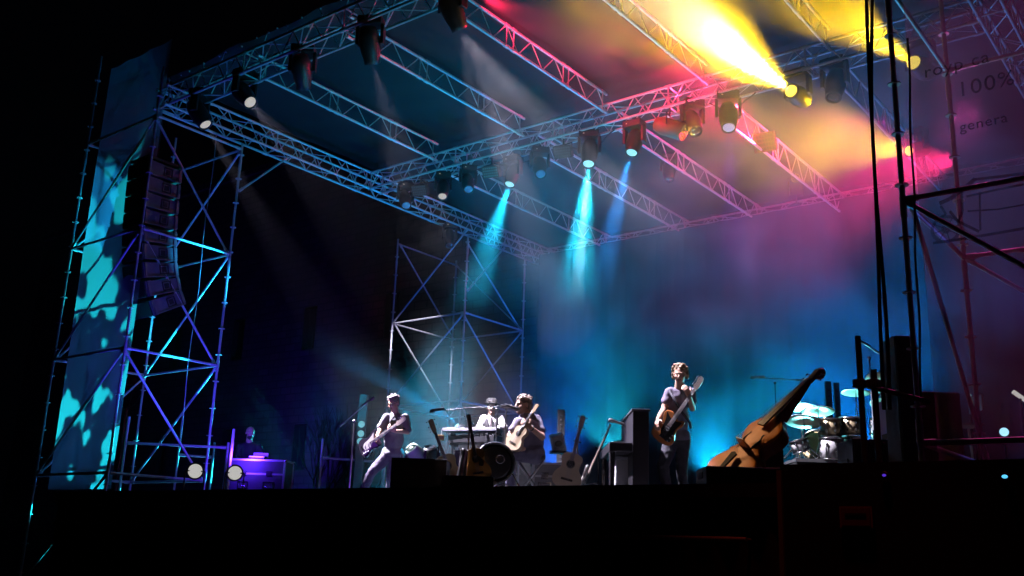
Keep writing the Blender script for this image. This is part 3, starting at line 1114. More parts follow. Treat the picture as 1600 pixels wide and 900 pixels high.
def wedge(label, px0, px1, ptop, d, depth, group=None, flip=1):
    """floor monitor: sloping face towards the stage."""
    a, c = at(px0, ptop, d=d), at(px1, ptop, d=d)
    w = (c - a).length
    h = (a.z + c.z) / 2 - SZ
    ctr = (a + c) / 2 + BACK * depth / 2
    t = thing('floor_monitor', label, 'loudspeaker', (ctr.x, ctr.y, SZ), RZ, group)
    pr = [(-depth / 2, 0), (depth / 2, 0), (depth / 2, h * 0.25), (-depth * 0.1, h), (-depth / 2, h * 0.98)]
    b = MB()
    vs = [(-w / 2, p[0], p[1]) for p in pr] + [(w / 2, p[0], p[1]) for p in pr]
    b.add(vs, [(4, 3, 2, 1, 0), (5, 6, 7, 8, 9)] + [(i, (i + 1) % 5, (i + 1) % 5 + 5, i + 5) for i in range(5)])
    b.build('case', BLACKM, t)
    b = MB()
    q0, q1 = Vector((0, depth / 2, h * 0.25)), Vector((0, -depth * 0.1, h))
    mid = (q0 + q1) / 2
    ang = math.atan2(q1.z - q0.z, q1.y - q0.y)
    b.box(mid + Vector((0, 0.01, 0.012)), (w * 0.92, (q1 - q0).length * 0.92, 0.012), Matrix.Rotation(ang, 3, 'X'))
    b.build('grille', GRILLE, t)
    return t


cabinet('flat topped black speaker box on the stage edge below the left guitarist', 612, 699, 716, 11.4, 0.55)
wedge('sloping black floor monitor right of the flat topped speaker box', 690, 772, 743, 10.2, 0.6)
cabinet('wide black speaker box on the stage edge below the double bass', 1104, 1262, 730, 8.75, 0.5)
cabinet('dark amplifier hump behind the two upright tubes, right of the drums', 1332, 1388, 686, 10.0, 0.5, name='amplifier', cat='amplifier')


def tripod(b, z0, r=0.3, h=0.22, n=3, rad=0.009, a0=0.4):
    for i in range(n):
        a = a0 + 2 * math.pi * i / n
        b.tube((0, 0, z0 + h), (r * math.cos(a), r * math.sin(a), z0 + 0.015), rad, 6)
    return b


STEEL = mat('stand_steel', (0.42, 0.42, 0.44), 0.3, 0.75, 0.1, 20)
DKSTEEL = mat('black_stand', (0.06, 0.06, 0.065), 0.35, 0.4, 0.1, 20)


def mic_stand(label, base, zc, boom0, boom1, m=STEEL, mic=True, group=None, tail=True):
    """base: floor point; zc: height of the boom clutch; boom0/boom1: ends of the boom in world space (boom1 has the microphone)."""
    base = Vector(base)
    t = thing('microphone_stand', label, 'microphone stand', base, 0, group)
    b = MB()
    b.tube((0, 0, 0.12), (0, 0, (zc - base.z) * 0.55), 0.013)
    b.tube((0, 0, (zc - base.z) * 0.5), (0, 0, zc - base.z), 0.009)
    b.tube((0, 0, (zc - base.z) * 0.53), (0, 0, (zc - base.z) * 0.58), 0.02)
    b.build('pole', m, t)
    for i in range(3):
        a = 0.4 + 2.094 * i
        b = MB()
        b.tube((0, 0, 0.16), (0.32 * math.cos(a), 0.32 * math.sin(a), 0.012), 0.009)
        b.build('leg', m, t)
    p0, p1 = Vector(boom0) - base, Vector(boom1) - base
    b = MB()
    b.tube(p0, p1, 0.008)
    b.tube(p0, p0 + (p1 - p0).normalized() * 0.09, 0.017)
    b.ball((0, 0, zc - base.z), 0.026, 8)
    b.build('boom', m, t)
    if mic:
        d = (p1 - p0).normalized()
        d = (d + Vector((0, 0, -0.15))).normalized()
        b = MB()
        b.lathe([(0.010, -0.10), (0.014, -0.08), (0.019, 0.05), (0.026, 0.06), (0.029, 0.085), (0.026, 0.11), (0.012, 0.128)], p1 + Vector((0, 0, 0.01)), d, 12)
        b.build('microphone', mat('mic_grey', (0.16, 0.16, 0.17), 0.4, 0.5), t)
    return t


b0 = floor(546, 760, 14.6)
mic_stand('boom microphone stand left of the left guitarist', b0, at(551, 655, d=14.6).z, at(531, 666, d=14.6), at(574, 629, d=14.6))
b0 = floor(773, 750, 13.0)
mic_stand('microphone stand with a very long level boom in front of the keyboard player', b0, at(773, 636, d=13.0).z, at(800, 634, d=13.0), at(684, 641, d=13.4))
b0 = floor(787, 750, 11.5)
mic_stand('microphone stand at the seated singer\'s mouth', b0, at(789, 634, d=11.5).z, at(782, 634, d=11.5), at(799, 637, d=11.6))
b0 = floor(984, 740, 12.6)
mic_stand('small boom microphone beside the dark upright piano', b0, at(984, 668, d=12.6).z, at(986, 670, d=12.6), at(965, 661, d=12.6), DKSTEEL)
b0 = floor(1216, 740, 14.6)
mic_stand('overhead microphone stand with a level crossbar behind the double bass', b0, at(1215, 592, d=14.6).z, at(1253, 594, d=14.6), at(1185, 590, d=14.6), DKSTEEL)
b0 = floor(1369, 740, 13.2)
mic_stand('pale overhead microphone on a tall stand behind the drums', b0, at(1370, 550, d=13.2).z, at(1374, 552, d=13.2), at(1350, 537, d=13.2), STEEL)


# keyboards
def keyboard(label, p0, p1, depth, h, z_extra=0, m=None, group=None):
    p0, p1 = Vector(p0), Vector(p1)
    L = (p1 - p0).length
    x = (p1 - p0).normalized()
    M = frame(p0, x, (0, 0, 1))
    t = thing('keyboard', label, 'keyboard', M=M, group=group)
    b = MB()
    b.box((L / 2, depth / 2, 0), (L, depth, h), bev=0.012)
    cb = b.build('case', m or BLACK, t)
    b = MB()
    n = int(L / 0.0235)
    for i in range(n):
        b.box(((i + 0.5) * L / n, depth * 0.77, h / 2 + 0.008), (L / n * 0.9, depth * 0.4, 0.014))
    b.build('white_keys', WHITE, t)
    b = MB()
    for i in range(n):
        if i % 7 not in (2, 6):
            b.box(((i + 1) * L / n, depth * 0.7, h / 2 + 0.018), (L / n * 0.5, depth * 0.26, 0.014))
    b.build('black_keys', BLACK, t)
    b = MB()
    for i in range(12):
        b.lathe([(0.008, 0), (0.007, 0.018)], (L * (0.1 + i * 0.07), depth * 0.2, h / 2), n=8)
    b.build('knobs', DKSTEEL, t)
    return t


grey_case = mat('grey_keyboard', (0.20, 0.20, 0.23), 0.45, 0.1)
k1a, k1b = at(690, 671, d=15.9), at(775, 670, d=15.6)
keyboard('pale upper keyboard of the two tier rig', k1a, k1b, 0.32, 0.06, m=grey_case)
k2a, k2b = at(700, 686, d=15.9), at(772, 685, d=15.6)
keyboard('black lower keyboard of the two tier rig', k2a, k2b, 0.36, 0.12)
km = (k1a + k1b) / 2
ks = thing('keyboard_stand', 'black two tier stand under the keyboards', 'keyboard stand', (km.x, km.y, SZ), math.atan2((k1b - k1a).y, (k1b - k1a).x))
for s in (-1, 1):
    b = MB()
    b.box((s * 0.32, 0.18, (k1a.z - SZ) / 2), (0.04, 0.04, k1a.z - SZ - 0.09))
    b.box((s * 0.32, 0.16, 0.02), (0.05, 0.5, 0.04))
    b.build('leg', DKSTEEL, ks)
    for zz in (k1a.z - SZ - 0.075, k2a.z - SZ - 0.085):
        b = MB()
        b.box((s * 0.32, 0.16, zz), (0.04, 0.36, 0.03))
        b.build('arm', DKSTEEL, ks)
# amplifier and small things below the keyboards
cabinet('grey fronted amplifier under the keyboards with a pale top edge', 709, 740, 703, 15.0, 0.4, name='amplifier', cat='amplifier')
yb = at(689, 684, d=15.2)
ybx = thing('effects_box', 'small yellow box hanging from the left end of the keyboard rig', 'box', yb, RZ)
MB().box((0, 0, 0), (0.10, 0.06, 0.085), bev=0.008).build('case', mat('yellow_box', (0.5, 0.3, 0.08), 0.5), ybx)
MB().box((0, -0.034, 0.0), (0.08, 0.008, 0.06)).build('panel', mat('amber_panel', (0.6, 0.4, 0.12), 0.4), ybx)
MB().tube((0, 0, 0.04), (0, 0.1, 0.14), 0.006).build('hook', DKSTEEL, ybx)

# bass drum style round drum in front of the singer
GOLD = mat('gold_sparkle', (0.42, 0.33, 0.20), 0.3, 0.45, 0.25, 60)
SILV = mat('silver_shell', (0.55, 0.53, 0.55), 0.25, 0.6, 0.1, 30)
HEADM = mat('drum_head', (0.7, 0.7, 0.68), 0.4, 0, 0.08, 8)
HEADB = mat('black_drum_head', (0.018, 0.018, 0.022), 0.25, 0, 0.2, 8)


def drum(label, c, axis, r, h, shell, head=HEADM, hoop=CHROME, lugs=8, legs=0, group=None, name='drum', port=False, stand=None):
    """c: centre of the playing head, axis: from the far head to the playing head."""
    c, a = Vector(c), Vector(axis).normalized()
    t = thing(name, label, 'drum', c, 0, group)
    MB().lathe([(r, -h + 0.01), (r * 1.005, -h / 2), (r, -0.01)], (0, 0, 0), a, 28).build('shell', shell, t)
    MB().lathe([(r * 0.99, -0.004), (r * 0.8, 0.003), (0.01, 0.004)], (0, 0, 0), a, 28).build('head', head, t)
    MB().lathe([(r * 0.99, -h + 0.004), (r * 0.5, -h - 0.003), (0.01, -h - 0.003)], (0, 0, 0), a, 28).build('head', head, t)
    for q in (0, -h):
        MB().ring(a * q, a, r + 0.006, 0.013 if r < 0.22 else 0.02, 30, 6).build('hoop', hoop, t)
    u = a.orthogonal().normalized()
    w = a.cross(u)
    for i in range(lugs):
        an = 2 * math.pi * i / lugs
        d = (u * math.cos(an) + w * math.sin(an)) * (r + 0.012)
        b = MB()
        b.tube(d - a * 0.01, d - a * (h - 0.01), 0.004, 6)
        b.box(d - a * h * 0.3, (0.022, 0.022, 0.03))
        b.box(d - a * h * 0.7, (0.022, 0.022, 0.03))
        b.build('lug', CHROME, t)
    if port:
        MB().ring(u * r * 0.35 + a * 0.006, a, r * 0.22, 0.008, 20, 5).build('port_ring', CHROME, t)
    if stand:
        zf = SZ - c.z
        b = MB()
        if stand == 'legs':
            for i in range(3):
                an = 2 * math.pi * i / 3 + 0.5
                d = Vector((math.cos(an), math.sin(an), 0)) * (r + 0.02)
                MB().tube(d + Vector((0, 0, -h * 0.4)), d * 1.15 + Vector((0, 0, zf)), 0.009).build('leg', CHROME, t)
        elif stand == 'spur':
            s = a.cross(Vector((0, 0, 1))).normalized()
            for k in (-1, 1):
                MB().tube(s * k * r * 0.9 - a * h * 0.25 - Vector((0, 0, r * 0.3)), s * k * (r + 0.14) + a * 0.06 + Vector((0, 0, zf)), 0.010).build('leg', CHROME, t)
        elif stand == 'tripod':
            m_ = MB()
            m_.tube((0, 0, -h - 0.02), (0, 0, zf + 0.15), 0.012)
            m_.build('pole', CHROME, t)
            for i in range(3):
                an = 2 * math.pi * i / 3
                MB().tube((0, 0, zf + 0.25), (0.25 * math.cos(an), 0.25 * math.sin(an), zf + 0.01), 0.009).build('leg', CHROME, t)
    return t


c = at(773, 723, d=11.45)
drum('round black fronted drum standing upright before the seated singer', c, TOCAM(c) + Vector((0.15, 0, 0)), 0.222, 0.30, HEADB, HEADB, mat('black_hoop', (0.03, 0.035, 0.045), 0.25), 10, stand='spur', name='bass_drum', port=True)

# flight cases
ALEDGE = mat('case_edge', (0.62, 0.62, 0.64), 0.35, 0.6, 0.1, 20)


def flight_case(label, c, w, d, h, rz, panel, handles=2, wheels=True):
    t = thing('flight_case', label, 'flight case', c, rz)
    z0 = 0.10 if wheels else 0.0
    b = MB()
    b.box((0, 0, z0 + h / 2), (w - 0.02, d - 0.02, h - 0.02))
    b.build('panel', panel, t)
    b = MB()
    for x in (-1, 1):
        for y in (-1, 1):
            b.box((x * (w / 2 - 0.014), y * (d / 2 - 0.014), z0 + h / 2), (0.034, 0.034, h))
    for z in (0, 1):
        for x in (-1, 1):
            b.box((x * (w / 2 - 0.016), 0, z0 + 0.016 + z * (h - 0.032)), (0.03, d - 0.07, 0.03))
        for y in (-1, 1):
            b.box((0, y * (d / 2 - 0.016), z0 + 0.016 + z * (h - 0.032)), (w - 0.07, 0.03, 0.03))
    for y in (-1, 1):
        b.box((0, y * (d / 2 - 0.006), z0 + h * 0.62), (w - 0.07, 0.014, 0.03))
    b.build('edging', ALEDGE, t)
    for x in (-1, 1):
        for y in (-1, 1):
            for z in (0, 1):
                m_ = MB()
                m_.ball((x * (w / 2 - 0.005), y * (d / 2 - 0.005), z0 + 0.01 + z * (h - 0.02)), 0.032, 8)
                m_.build('corner', CHROME, t)
            if wheels:
                m_ = MB()
                m_.lathe([(0.04, -0.015), (0.045, 0), (0.04, 0.015)], (x * (w / 2 - 0.08), y * (d / 2 - 0.08), 0.045), (1, 0, 0), 14)
                m_.box((x * (w / 2 - 0.08), y * (d / 2 - 0.08), 0.085), (0.06, 0.06, 0.03))
                m_.build('caster', RUBBER, t)
    for k in range(handles):
        x = (k - (handles - 1) / 2) * w * 0.45
        fr_ = MB()
        zc = z0 + h * 0.33
        for (dx, dz, sx, sz) in ((0, 0.055, 0.18, 0.014), (0, -0.055, 0.18, 0.014), (0.085, 0, 0.014, 0.10), (-0.085, 0, 0.014, 0.10)):
            fr_.box((x + dx, -d / 2 - 0.006, zc + dz), (sx, 0.016, sz))
        fr_.path([(x - 0.05, -d / 2 - 0.01, zc + 0.02), (x - 0.05, -d / 2 - 0.03, zc - 0.02), (x + 0.05, -d / 2 - 0.03, zc - 0.02), (x + 0.05, -d / 2 - 0.01, zc + 0.02)], 0.007)
        fr_.build('handle', CHROME, t)
        m_ = MB()
        m_.box((x, -d / 2 - 0.004, z0 + h * 0.63), (0.10, 0.014, 0.09))
        m_.build('latch', CHROME, t)
    return t


p = floor(866, 740, 13.6)
flight_case('grey flight case with steel handles behind the seated singer', p + Vector((0, 0, -0.02)), 0.62, 0.5, 0.50, RZ, mat('case_grey', (0.22, 0.22, 0.24), 0.5), 2)
# small tilted monitor on top of the case
p2 = at(872, 691, d=13.5)
tm = thing('tilted_monitor', 'small tilted speaker lit cyan on top of the grey flight case', 'loudspeaker', (p2.x, p2.y, p2.z), RZ)
Rt = Matrix.Rotation(R_(-14), 3, 'Y') @ Matrix.Rotation(R_(18), 3, 'X')
MB().box((0, 0.1, 0), (0.19, 0.22, 0.24), Rt, 0.015).build('case', mat('pale_case', (0.30, 0.32, 0.33), 0.5), tm)
MB().box(Rt @ Vector((0.0, -0.012, 0)) + Vector((0, 0, 0)), (0.14, 0.012, 0.18), Rt).build('front', mat('front_grey', (0.14, 0.15, 0.16), 0.5), tm)
MB().lathe([(0.05, 0), (0.045, 0.015), (0.01, 0.008)], Rt @ Vector((0.0, -0.016, -0.02)), Rt @ Vector((0, -1, 0)), 16).build('cone', RUBBER, tm)
MB().box((0, 0.1, -0.13), (0.22, 0.2, 0.03)).build('foot', RUBBER, tm)


# tall LED battens
def led_batten(label, px, ptop, pbot, d, w=0.12, lit=None, n=14, pbase=None, group=None):
    a = at(px, ptop, d=d)
    t = thing('led_batten', label, 'light bar', (a.x, a.y, SZ), RZ, group)
    h = a.z - SZ
    MB().box((0, 0, h / 2), (w, 0.08, h), bev=0.008).build('housing', BLACK, t)
    m_ = MB()
    for i in range(n):
        m_.ball((0, -0.045, h * (0.35 + 0.63 * i / n)), w * 0.16, 8, (1, 0.4, 1))
    m_.build('led_row', lit or L_OFF, t)
    MB().box((0, 0, 0.015), (0.34, 0.34, 0.03), bev=0.006).build('base_plate', BLACKM, t)
    return t


led_batten('upright light bar with a chain of small bulbs behind the seated singer', 877, 640, 720, 17.0, 0.13, emat('led_faint', (0.4, 0.4, 0.6), 0.06))
GB = 'pair of dark upright light bars behind the drums'
led_batten('dark upright light bar behind the drums, left one of the pair', 1293, 596, 640, 17.5, 0.11, group=GB)
led_batten('dark upright light bar behind the drums, right one of the pair', 1306, 598, 640, 17.7, 0.10, group=GB)
# light tower left of the left guitarist with two lit panels
a = at(569, 617, d=17.5)
lt = thing('light_tower', 'upright blue lit column with three pale lamps left of the left guitarist', 'light bar', (a.x, a.y, SZ), RZ)
h = a.z - SZ
MB().box((0, 0, h / 2), (0.15, 0.12, h), bev=0.01).build('column', mat('tower_grey', (0.10, 0.11, 0.13), 0.4), lt)
MB().box((0, 0, 0.02), (0.5, 0.5, 0.04), bev=0.008).build('base_plate', BLACKM, lt)
for py in (665, 680, 692):
    zz = at(569, py, d=17.5).z - SZ
    m_ = MB()
    m_.lathe([(0.06, 0), (0.055, 0.02), (0.02, 0.03)], (0.0, -0.06, zz), (0, -1, 0.0), 16)
    m_.build('lamp', emat('lamp_pale_cyan', (0.25, 0.75, 0.9), 0.75 if py == 665 else 0.35), lt)

# upright piano seen from its side
pc0, pc1 = at(988, 643, d=11.9), at(1013, 643, d=11.9)
pw = (pc1 - pc0).length
ph = (pc0.z + pc1.z) / 2 - SZ
pm = (pc0 + pc1) / 2
pi_ = thing('upright_piano', 'dark upright piano seen from its end left of the right guitarist', 'piano', (pm.x, pm.y, SZ), RZ)
pia = mat('piano_black', (0.02, 0.018, 0.022), 0.35, 0, 0.2, 8)
MB().box((0, 0.6, ph / 2), (pw, 1.3, ph), bev=0.012).build('cabinet', pia, pi_)
MB().box((0, 0.6, ph + 0.012), (pw + 0.03, 1.34, 0.028), bev=0.008).build('lid', mat('piano_lid', (0.07, 0.07, 0.08), 0.3), pi_)
kz = at(970, 700, d=11.9).z - SZ
MB().box((-pw / 2 - 0.14, 0.6, kz), (0.28, 1.26, 0.11), bev=0.012).build('key_bed', pia, pi_)
m_ = MB()
for i in range(50):
    m_.box((-pw / 2 - 0.17, 0.02 + i * 0.0235, kz + 0.062), (0.15, 0.021, 0.016))
m_.build('white_keys', WHITE, pi_)
for y in (0.06, 1.16):
    MB().tube((-pw / 2 - 0.24, y, 0.02), (-pw / 2 - 0.24, y, kz - 0.05), 0.03, 10, 0.04).build('leg', pia, pi_)
bx = at(973, 718, d=12.2)
pb = thing('piano_bench', 'pale boxy seat lit cyan beside the dark upright piano', 'bench', (bx.x, bx.y, SZ), RZ)
hb = bx.z - SZ
MB().box((0, 0.2, hb / 2), (0.165, 0.40, hb), bev=0.01).build('body', mat('bench_pale', (0.5, 0.5, 0.5), 0.5), pb)
MB().box((0, 0.2, hb + 0.02), (0.18, 0.42, 0.04), bev=0.012).build('cushion', mat('bench_cushion', (0.32, 0.33, 0.35), 0.7), pb)

# cluster of moving heads on the floor behind the black box
def floor_head(label, px, py, d, m, lens, s=0.6, dirv=(0, -0.5, 0.8)):
    c = at(px, py, d=d)
    t = thing('floor_moving_head', label, 'stage light', (c.x, c.y, SZ), RZ)
    h = c.z - SZ
    MB().box((0, 0, 0.06), (0.3, 0.26, 0.12), bev=0.015).build('base', BLACK, t)
    for s_ in (-1, 1):
        MB().box((s_ * 0.14, 0, (h + 0.12) / 2), (0.035, 0.1, h - 0.02), bev=0.006).build('arm', BLACK, t)
    m2 = MB()
    m2.lathe([(0.04, -0.15), (0.10, -0.12), (0.118, 0), (0.11, 0.1), (0.095, 0.14)], (0, 0, h), dirv, 18)
    hd = m2.build('head', m, t)
    m3 = MB()
    m3.lathe([(0.08, 0.135), (0.06, 0.15), (0.01, 0.155)], (0, 0, h), dirv, 16)
    m3.build('lens', lens, hd)
    return t


floor_head('small pale green floor light just right of the left guitarist\'s legs', 650, 709, 14.5, mat('pale_green_shell', (0.28, 0.42, 0.34), 0.4), emat('lens_green', (0.3, 0.9, 0.6), 0.15), s=0.6, dirv=(-0.5, -0.6, 0.5))
floor_head('small violet lit floor light beside the pale green one', 672, 712, 14.8, BLACK, L_OFF)
floor_head('floor moving head throwing the cyan beam behind the keyboards', 722, 674, 17.6, BLACK, emat('lens_hot_cyan', (0.6, 0.95, 1.0), 1.6), dirv=(-0.75, -0.4, 0.5))

# road desk with mixer at the left
pd = floor(408, 740, 17.2)
dt = at(408, 719, d=17.2).z - SZ
fc = flight_case('long blue lit flight case used as a desk at the left', Vector((pd.x, pd.y, SZ)), 1.0, 0.55, dt - 0.10, RZ - 0.05, mat('case_dark', (0.045, 0.045, 0.06), 0.5), 2)
lp = at(402, 712, d=17.1)
mxr = thing('mixing_console', 'small pale edged mixing console on the long flight case', 'mixer', (lp.x, lp.y, SZ + dt), RZ - 0.05)
MB().box((0, 0.1, 0.03), (0.26, 0.24, 0.06), bev=0.01).build('case', BLACK, mxr)
MB().box((0.0, 0.21, 0.09), (0.26, 0.02, 0.09), Matrix.Rotation(0.2, 3, 'X')).build('screen_back', mat('pale_edge', (0.55, 0.55, 0.6), 0.4), mxr)
MB().box((0, -0.02, 0.045), (0.27, 0.02, 0.02)).build('trim', ALEDGE, mxr)
m_ = MB()
for i in range(8):
    m_.box((-0.1 + i * 0.028, 0.09, 0.066), (0.01, 0.02, 0.016))
m_.build('faders', WHITE, mxr)


# tubular guard rails on the stage
def guard_rail(label, posts, zr, group=None, r=0.024, m=GALV):
    """posts: list of (point, ztop)"""
    p0 = posts[0][0]
    t = thing('guard_rail', label, 'railing', (p0.x, p0.y, SZ), 0, group)
    o = Vector((p0.x, p0.y, SZ))
    for p, zt in posts:
        m_ = MB(o)
        m_.tube((p.x, p.y, SZ), (p.x, p.y, zt), r, 10)
        m_.tube((p.x, p.y, SZ), (p.x, p.y, SZ + 0.02), r * 2.4, 12)
        m_.build('post', m, t)
    for i in range(len(posts) - 1):
        for z in zr:
            bar(t, 'rail', (posts[i][0].x, posts[i][0].y, z), (posts[i + 1][0].x, posts[i + 1][0].y, z), r, off=o, m=m)
    return t


q0, q1, q2 = floor(190, 740, 17.3), floor(352, 740, 17.6), floor(359, 740, 17.0)
guard_rail('tube railing along the foot of the left scaffold tower', [(q0, at(190, 648, d=17.3).z), (q1, at(350, 690, d=17.6).z)], (at(270, 694, d=17.4).z,))
guard_rail('short tube railing behind the left scaffold tower', [(floor(275, 740, 19.5), at(276, 645, d=19.5).z), (floor(330, 740, 19.8), at(330, 690, d=19.8).z)], (at(290, 711, d=19.6).z,))
q0, q1 = floor(500, 740, 18.4), floor(600, 740, 19.0)
guard_rail('blue lit tube railing left of the left guitarist', [(q0, at(501, 684, d=18.4).z), (q1, at(600, 690, d=19.0).z)], (at(540, 718, d=18.7).z, SZ + 0.18))
post = thing('railing_post', 'single tube post beside the man at the desk', 'post', floor(358, 740, 16.6))
MB().tube((0, 0, 0), (0, 0, at(358, 668, d=16.6).z - SZ), 0.024).build('tube', GALV, post)
MB().tube((0, 0, 0), (0, 0, 0.02), 0.06, 12).build('foot', GALV, post)

# foreground right: upright tubes, a rail, cables and black cabinets
BLKT = mat('dark_tube', (0.05, 0.05, 0.055), 0.55, 0.3, 0.3, 12)
ga, gb_ = at(1344, 640, y=7.95), at(1366, 640, y=7.95)
t = thing('guard_rail', 'two black upright tubes with a sloping tube clamped across, right foreground', 'railing', (ga.x, ga.y, wt))
o = Vector((ga.x, ga.y, wt))
for px0, ptop, px1 in ((1342, 525, 1347), (1363, 578, 1369)):
    p0, p1 = at(px0, ptop, y=7.95), at(px1, 640, y=7.95)
    m_ = MB(o)
    m_.tube((p1.x, p1.y, SZ), (p1.x, p1.y, p0.z), 0.0245, 10)
    m_.tube((p1.x, p1.y, SZ), (p1.x, p1.y, SZ + 0.02), 0.06, 12)
    m_.build('post', BLKT, t)
    m_ = MB(o)
    zc = at(px1, 600, y=7.95).z
    m_.box((p1.x, p1.y - 0.02, zc), (0.09, 0.10, 0.07), bev=0.012)
    m_.build('coupler', BLKT, t)
r0, r1 = at(1336, 598, y=7.90), at(1452, 628, y=8.30)
m_ = MB(o)
m_.tube(r0, r1, 0.022, 10)
m_.build('rail', BLKT, t)

for lab, x0, x1, seed in (('black cable hanging beside the right pole, left one of the two', 1356, 1381, 1), ('black cable hanging beside the right pole, right one of the two', 1361, 1386, 2)):
    pts = []
    for i in range(25):
        f = i / 24
        py = -60 + 700 * f
        px = x0 + (x1 - x0) * max(0, (py) / 600) ** 1.3 + (4 if seed == 2 else -2) * math.sin(f * 7 + seed)
        pts.append(at(px, py, y=8.15))
    pts[-1].z = max(pts[-1].z, wt + 0.1)
    m_ = MB(pts[0])
    m_.path(pts, 0.016, 8)
    tag(m_.build('hanging_cable', RUBBER), lab, 'cable')
m_ = MB(at(1440, 100, y=8.52))
pts = [at(1418 + 22 * i / 20 + 1.5 * math.sin(i * 0.9), 60 + 560 * i / 20, y=8.52) for i in range(21)]
m_.path(pts, 0.010, 8)
tag(m_.build('thin_cable', RUBBER), 'thin cable running down just right of the black pole', 'cable')

cabinet('tall black column speaker behind the foot of the right pole', 1397, 1424, 524, 9.3, 0.35, group=None)
p = at(1409, 655, d=9.6)
cs = cabinet('violet lit cabinet low behind the tall black column speaker', 1391, 1428, 622, 10.6, 0.4, name='cabinet', cat='cabinet', m=mat('violet_lit_paint', (0.30, 0.22, 0.42), 0.45), grille=False)  # violet light is put into the paint colour
cabinet('brown red case standing behind the right banner', 1436, 1500, 612, 10.0, 0.5, name='crate', cat='crate', m=mat('crate_brown', (0.14, 0.05, 0.035), 0.6), grille=False)

# lamps and bits seen through the right banner
def small_lamp(label, px, py, d, lens, r=0.1, group=None):
    c = at(px, py, d=d)
    t = thing('floor_lamp', label, 'stage light', (c.x, c.y, SZ), 0, group)
    dv = (Vector((0, 0, EYE)) - c).normalized()
    o = Vector((0, 0, c.z - SZ))
    MB().lathe([(0.03, -0.2), (r, -0.16), (r * 1.1, 0), (r, 0.005)], o, dv, 16).build('housing', BLACK, t)
    MB().lathe([(r * 0.95, 0.0), (r * 0.6, 0.012), (0.01, 0.016)], o, dv, 16).build('lens', lens, t)
    MB().tube((0, 0, 0), (0, 0, max(o.z - r, 0.05)), 0.015).build('stem', DKSTEEL, t)
    MB().box((0, 0, 0.012), (0.24, 0.24, 0.024)).build('foot', BLACKM, t)
    return t


small_lamp('bright blue white floor lamp low behind the right banner', 1569, 675, 13.5, emat('lens_blue_white', (0.35, 0.75, 1.0), 2.6), 0.075)
small_lamp('small cyan lamp behind the right banner above the pale box', 1514, 618, 15.0, emat('lens_small_cyan', (0.4, 0.9, 1.0), 1.2), 0.04)
p = at(1590, 617, d=14.0)
wl = thing('tilted_tube_light', 'tilted white light tube at the right edge behind the banner', 'light bar', (p.x, p.y, SZ))
pa, pb2 = at(1583, 612, d=14.0), at(1606, 628, d=14.0)
MB((p.x, p.y, SZ)).tube(pa, pb2, 0.03, 10).build('tube', emat('tube_white', (1, 0.97, 0.92), 0.9), wl)
MB((p.x, p.y, SZ)).tube((p.x, p.y, SZ), (pa + pb2) / 2, 0.015).build('stem', DKSTEEL, wl)
for px, d, lab in ((1495, 13.0, 'pale upright leg of a chair behind the right banner, left one'), (1515, 13.2, 'pale tilted leg of a chair behind the right banner, right one')):
    pass
c0 = floor(1512, 720, 13.0)
ch = thing('chair', 'folding chair with pale legs dimly seen behind the right banner', 'chair', c0, RZ)
zs_ = at(1512, 661, d=13.0).z - SZ
MB().box((0.05, 0.15, zs_), (0.42, 0.4, 0.03), bev=0.01).build('seat', mat('chair_seat', (0.35, 0.33, 0.3), 0.5), ch)
for x, dx in ((-0.14, 0.0), (0.22, 0.05)):
    for y in (0, 0.33):
        MB().tube((x + dx, y, 0), (x - 0.02, y, zs_), 0.018).build('leg', mat('chair_leg', (0.6, 0.56, 0.5), 0.4, 0.3), ch)
MB().box((0.25, 0.15, zs_ + 0.3), (0.03, 0.4, 0.22), bev=0.01).build('backrest', mat('chair_seat', (0.35, 0.33, 0.3), 0.5), ch)
# spots of reflected light on the skirted platform, made as glowing dots
for px, py, c_, lab in ((1571, 745, (0.1, 0.55, 1.0), 'tiny cyan lamp on the front of the right platform'), (1383, 743, (0.15, 0.05, 1.0), 'tiny violet lamp on the front of the right platform')):
    p = at(px, py, y=7.14)
    tl = thing('glow_spot', lab, 'lamp', p)
    MB().lathe([(0.03, 0), (0.028, -0.02), (0.02, -0.02)], (0, 0, 0), (0, 1, 0), 14).build('spot_rim', BLACKM, tl)
    MB().ball((0, -0.022, 0), 0.016 if px > 1500 else 0.012, 10, (1.2, 0.5, 0.8)).build('lens', emat('glow_' + lab[5:9], c_, 1.6 if px > 1500 else 0.7), tl)

# ------------------------------------------------------------------ instruments
def smooth_outline(pts, n=4):
    out = []
    m = len(pts)
    for i in range(m):
        p0, p1, p2, p3 = [Vector(pts[(i + k - 1) % m]) for k in range(4)]
        for j in range(n):
            t = j / n
            q = 0.5 * ((2 * p1) + (p2 - p0) * t + (2 * p0 - 5 * p1 + 4 * p2 - p3) * t * t + (3 * p1 - p0 - 3 * p2 + p3) * t ** 3)
            out.append((q.x, q.y))
    return out


def sym(half):
    return [(x, -y) for x, y in half] + [(x, y) for x, y in reversed(half)]


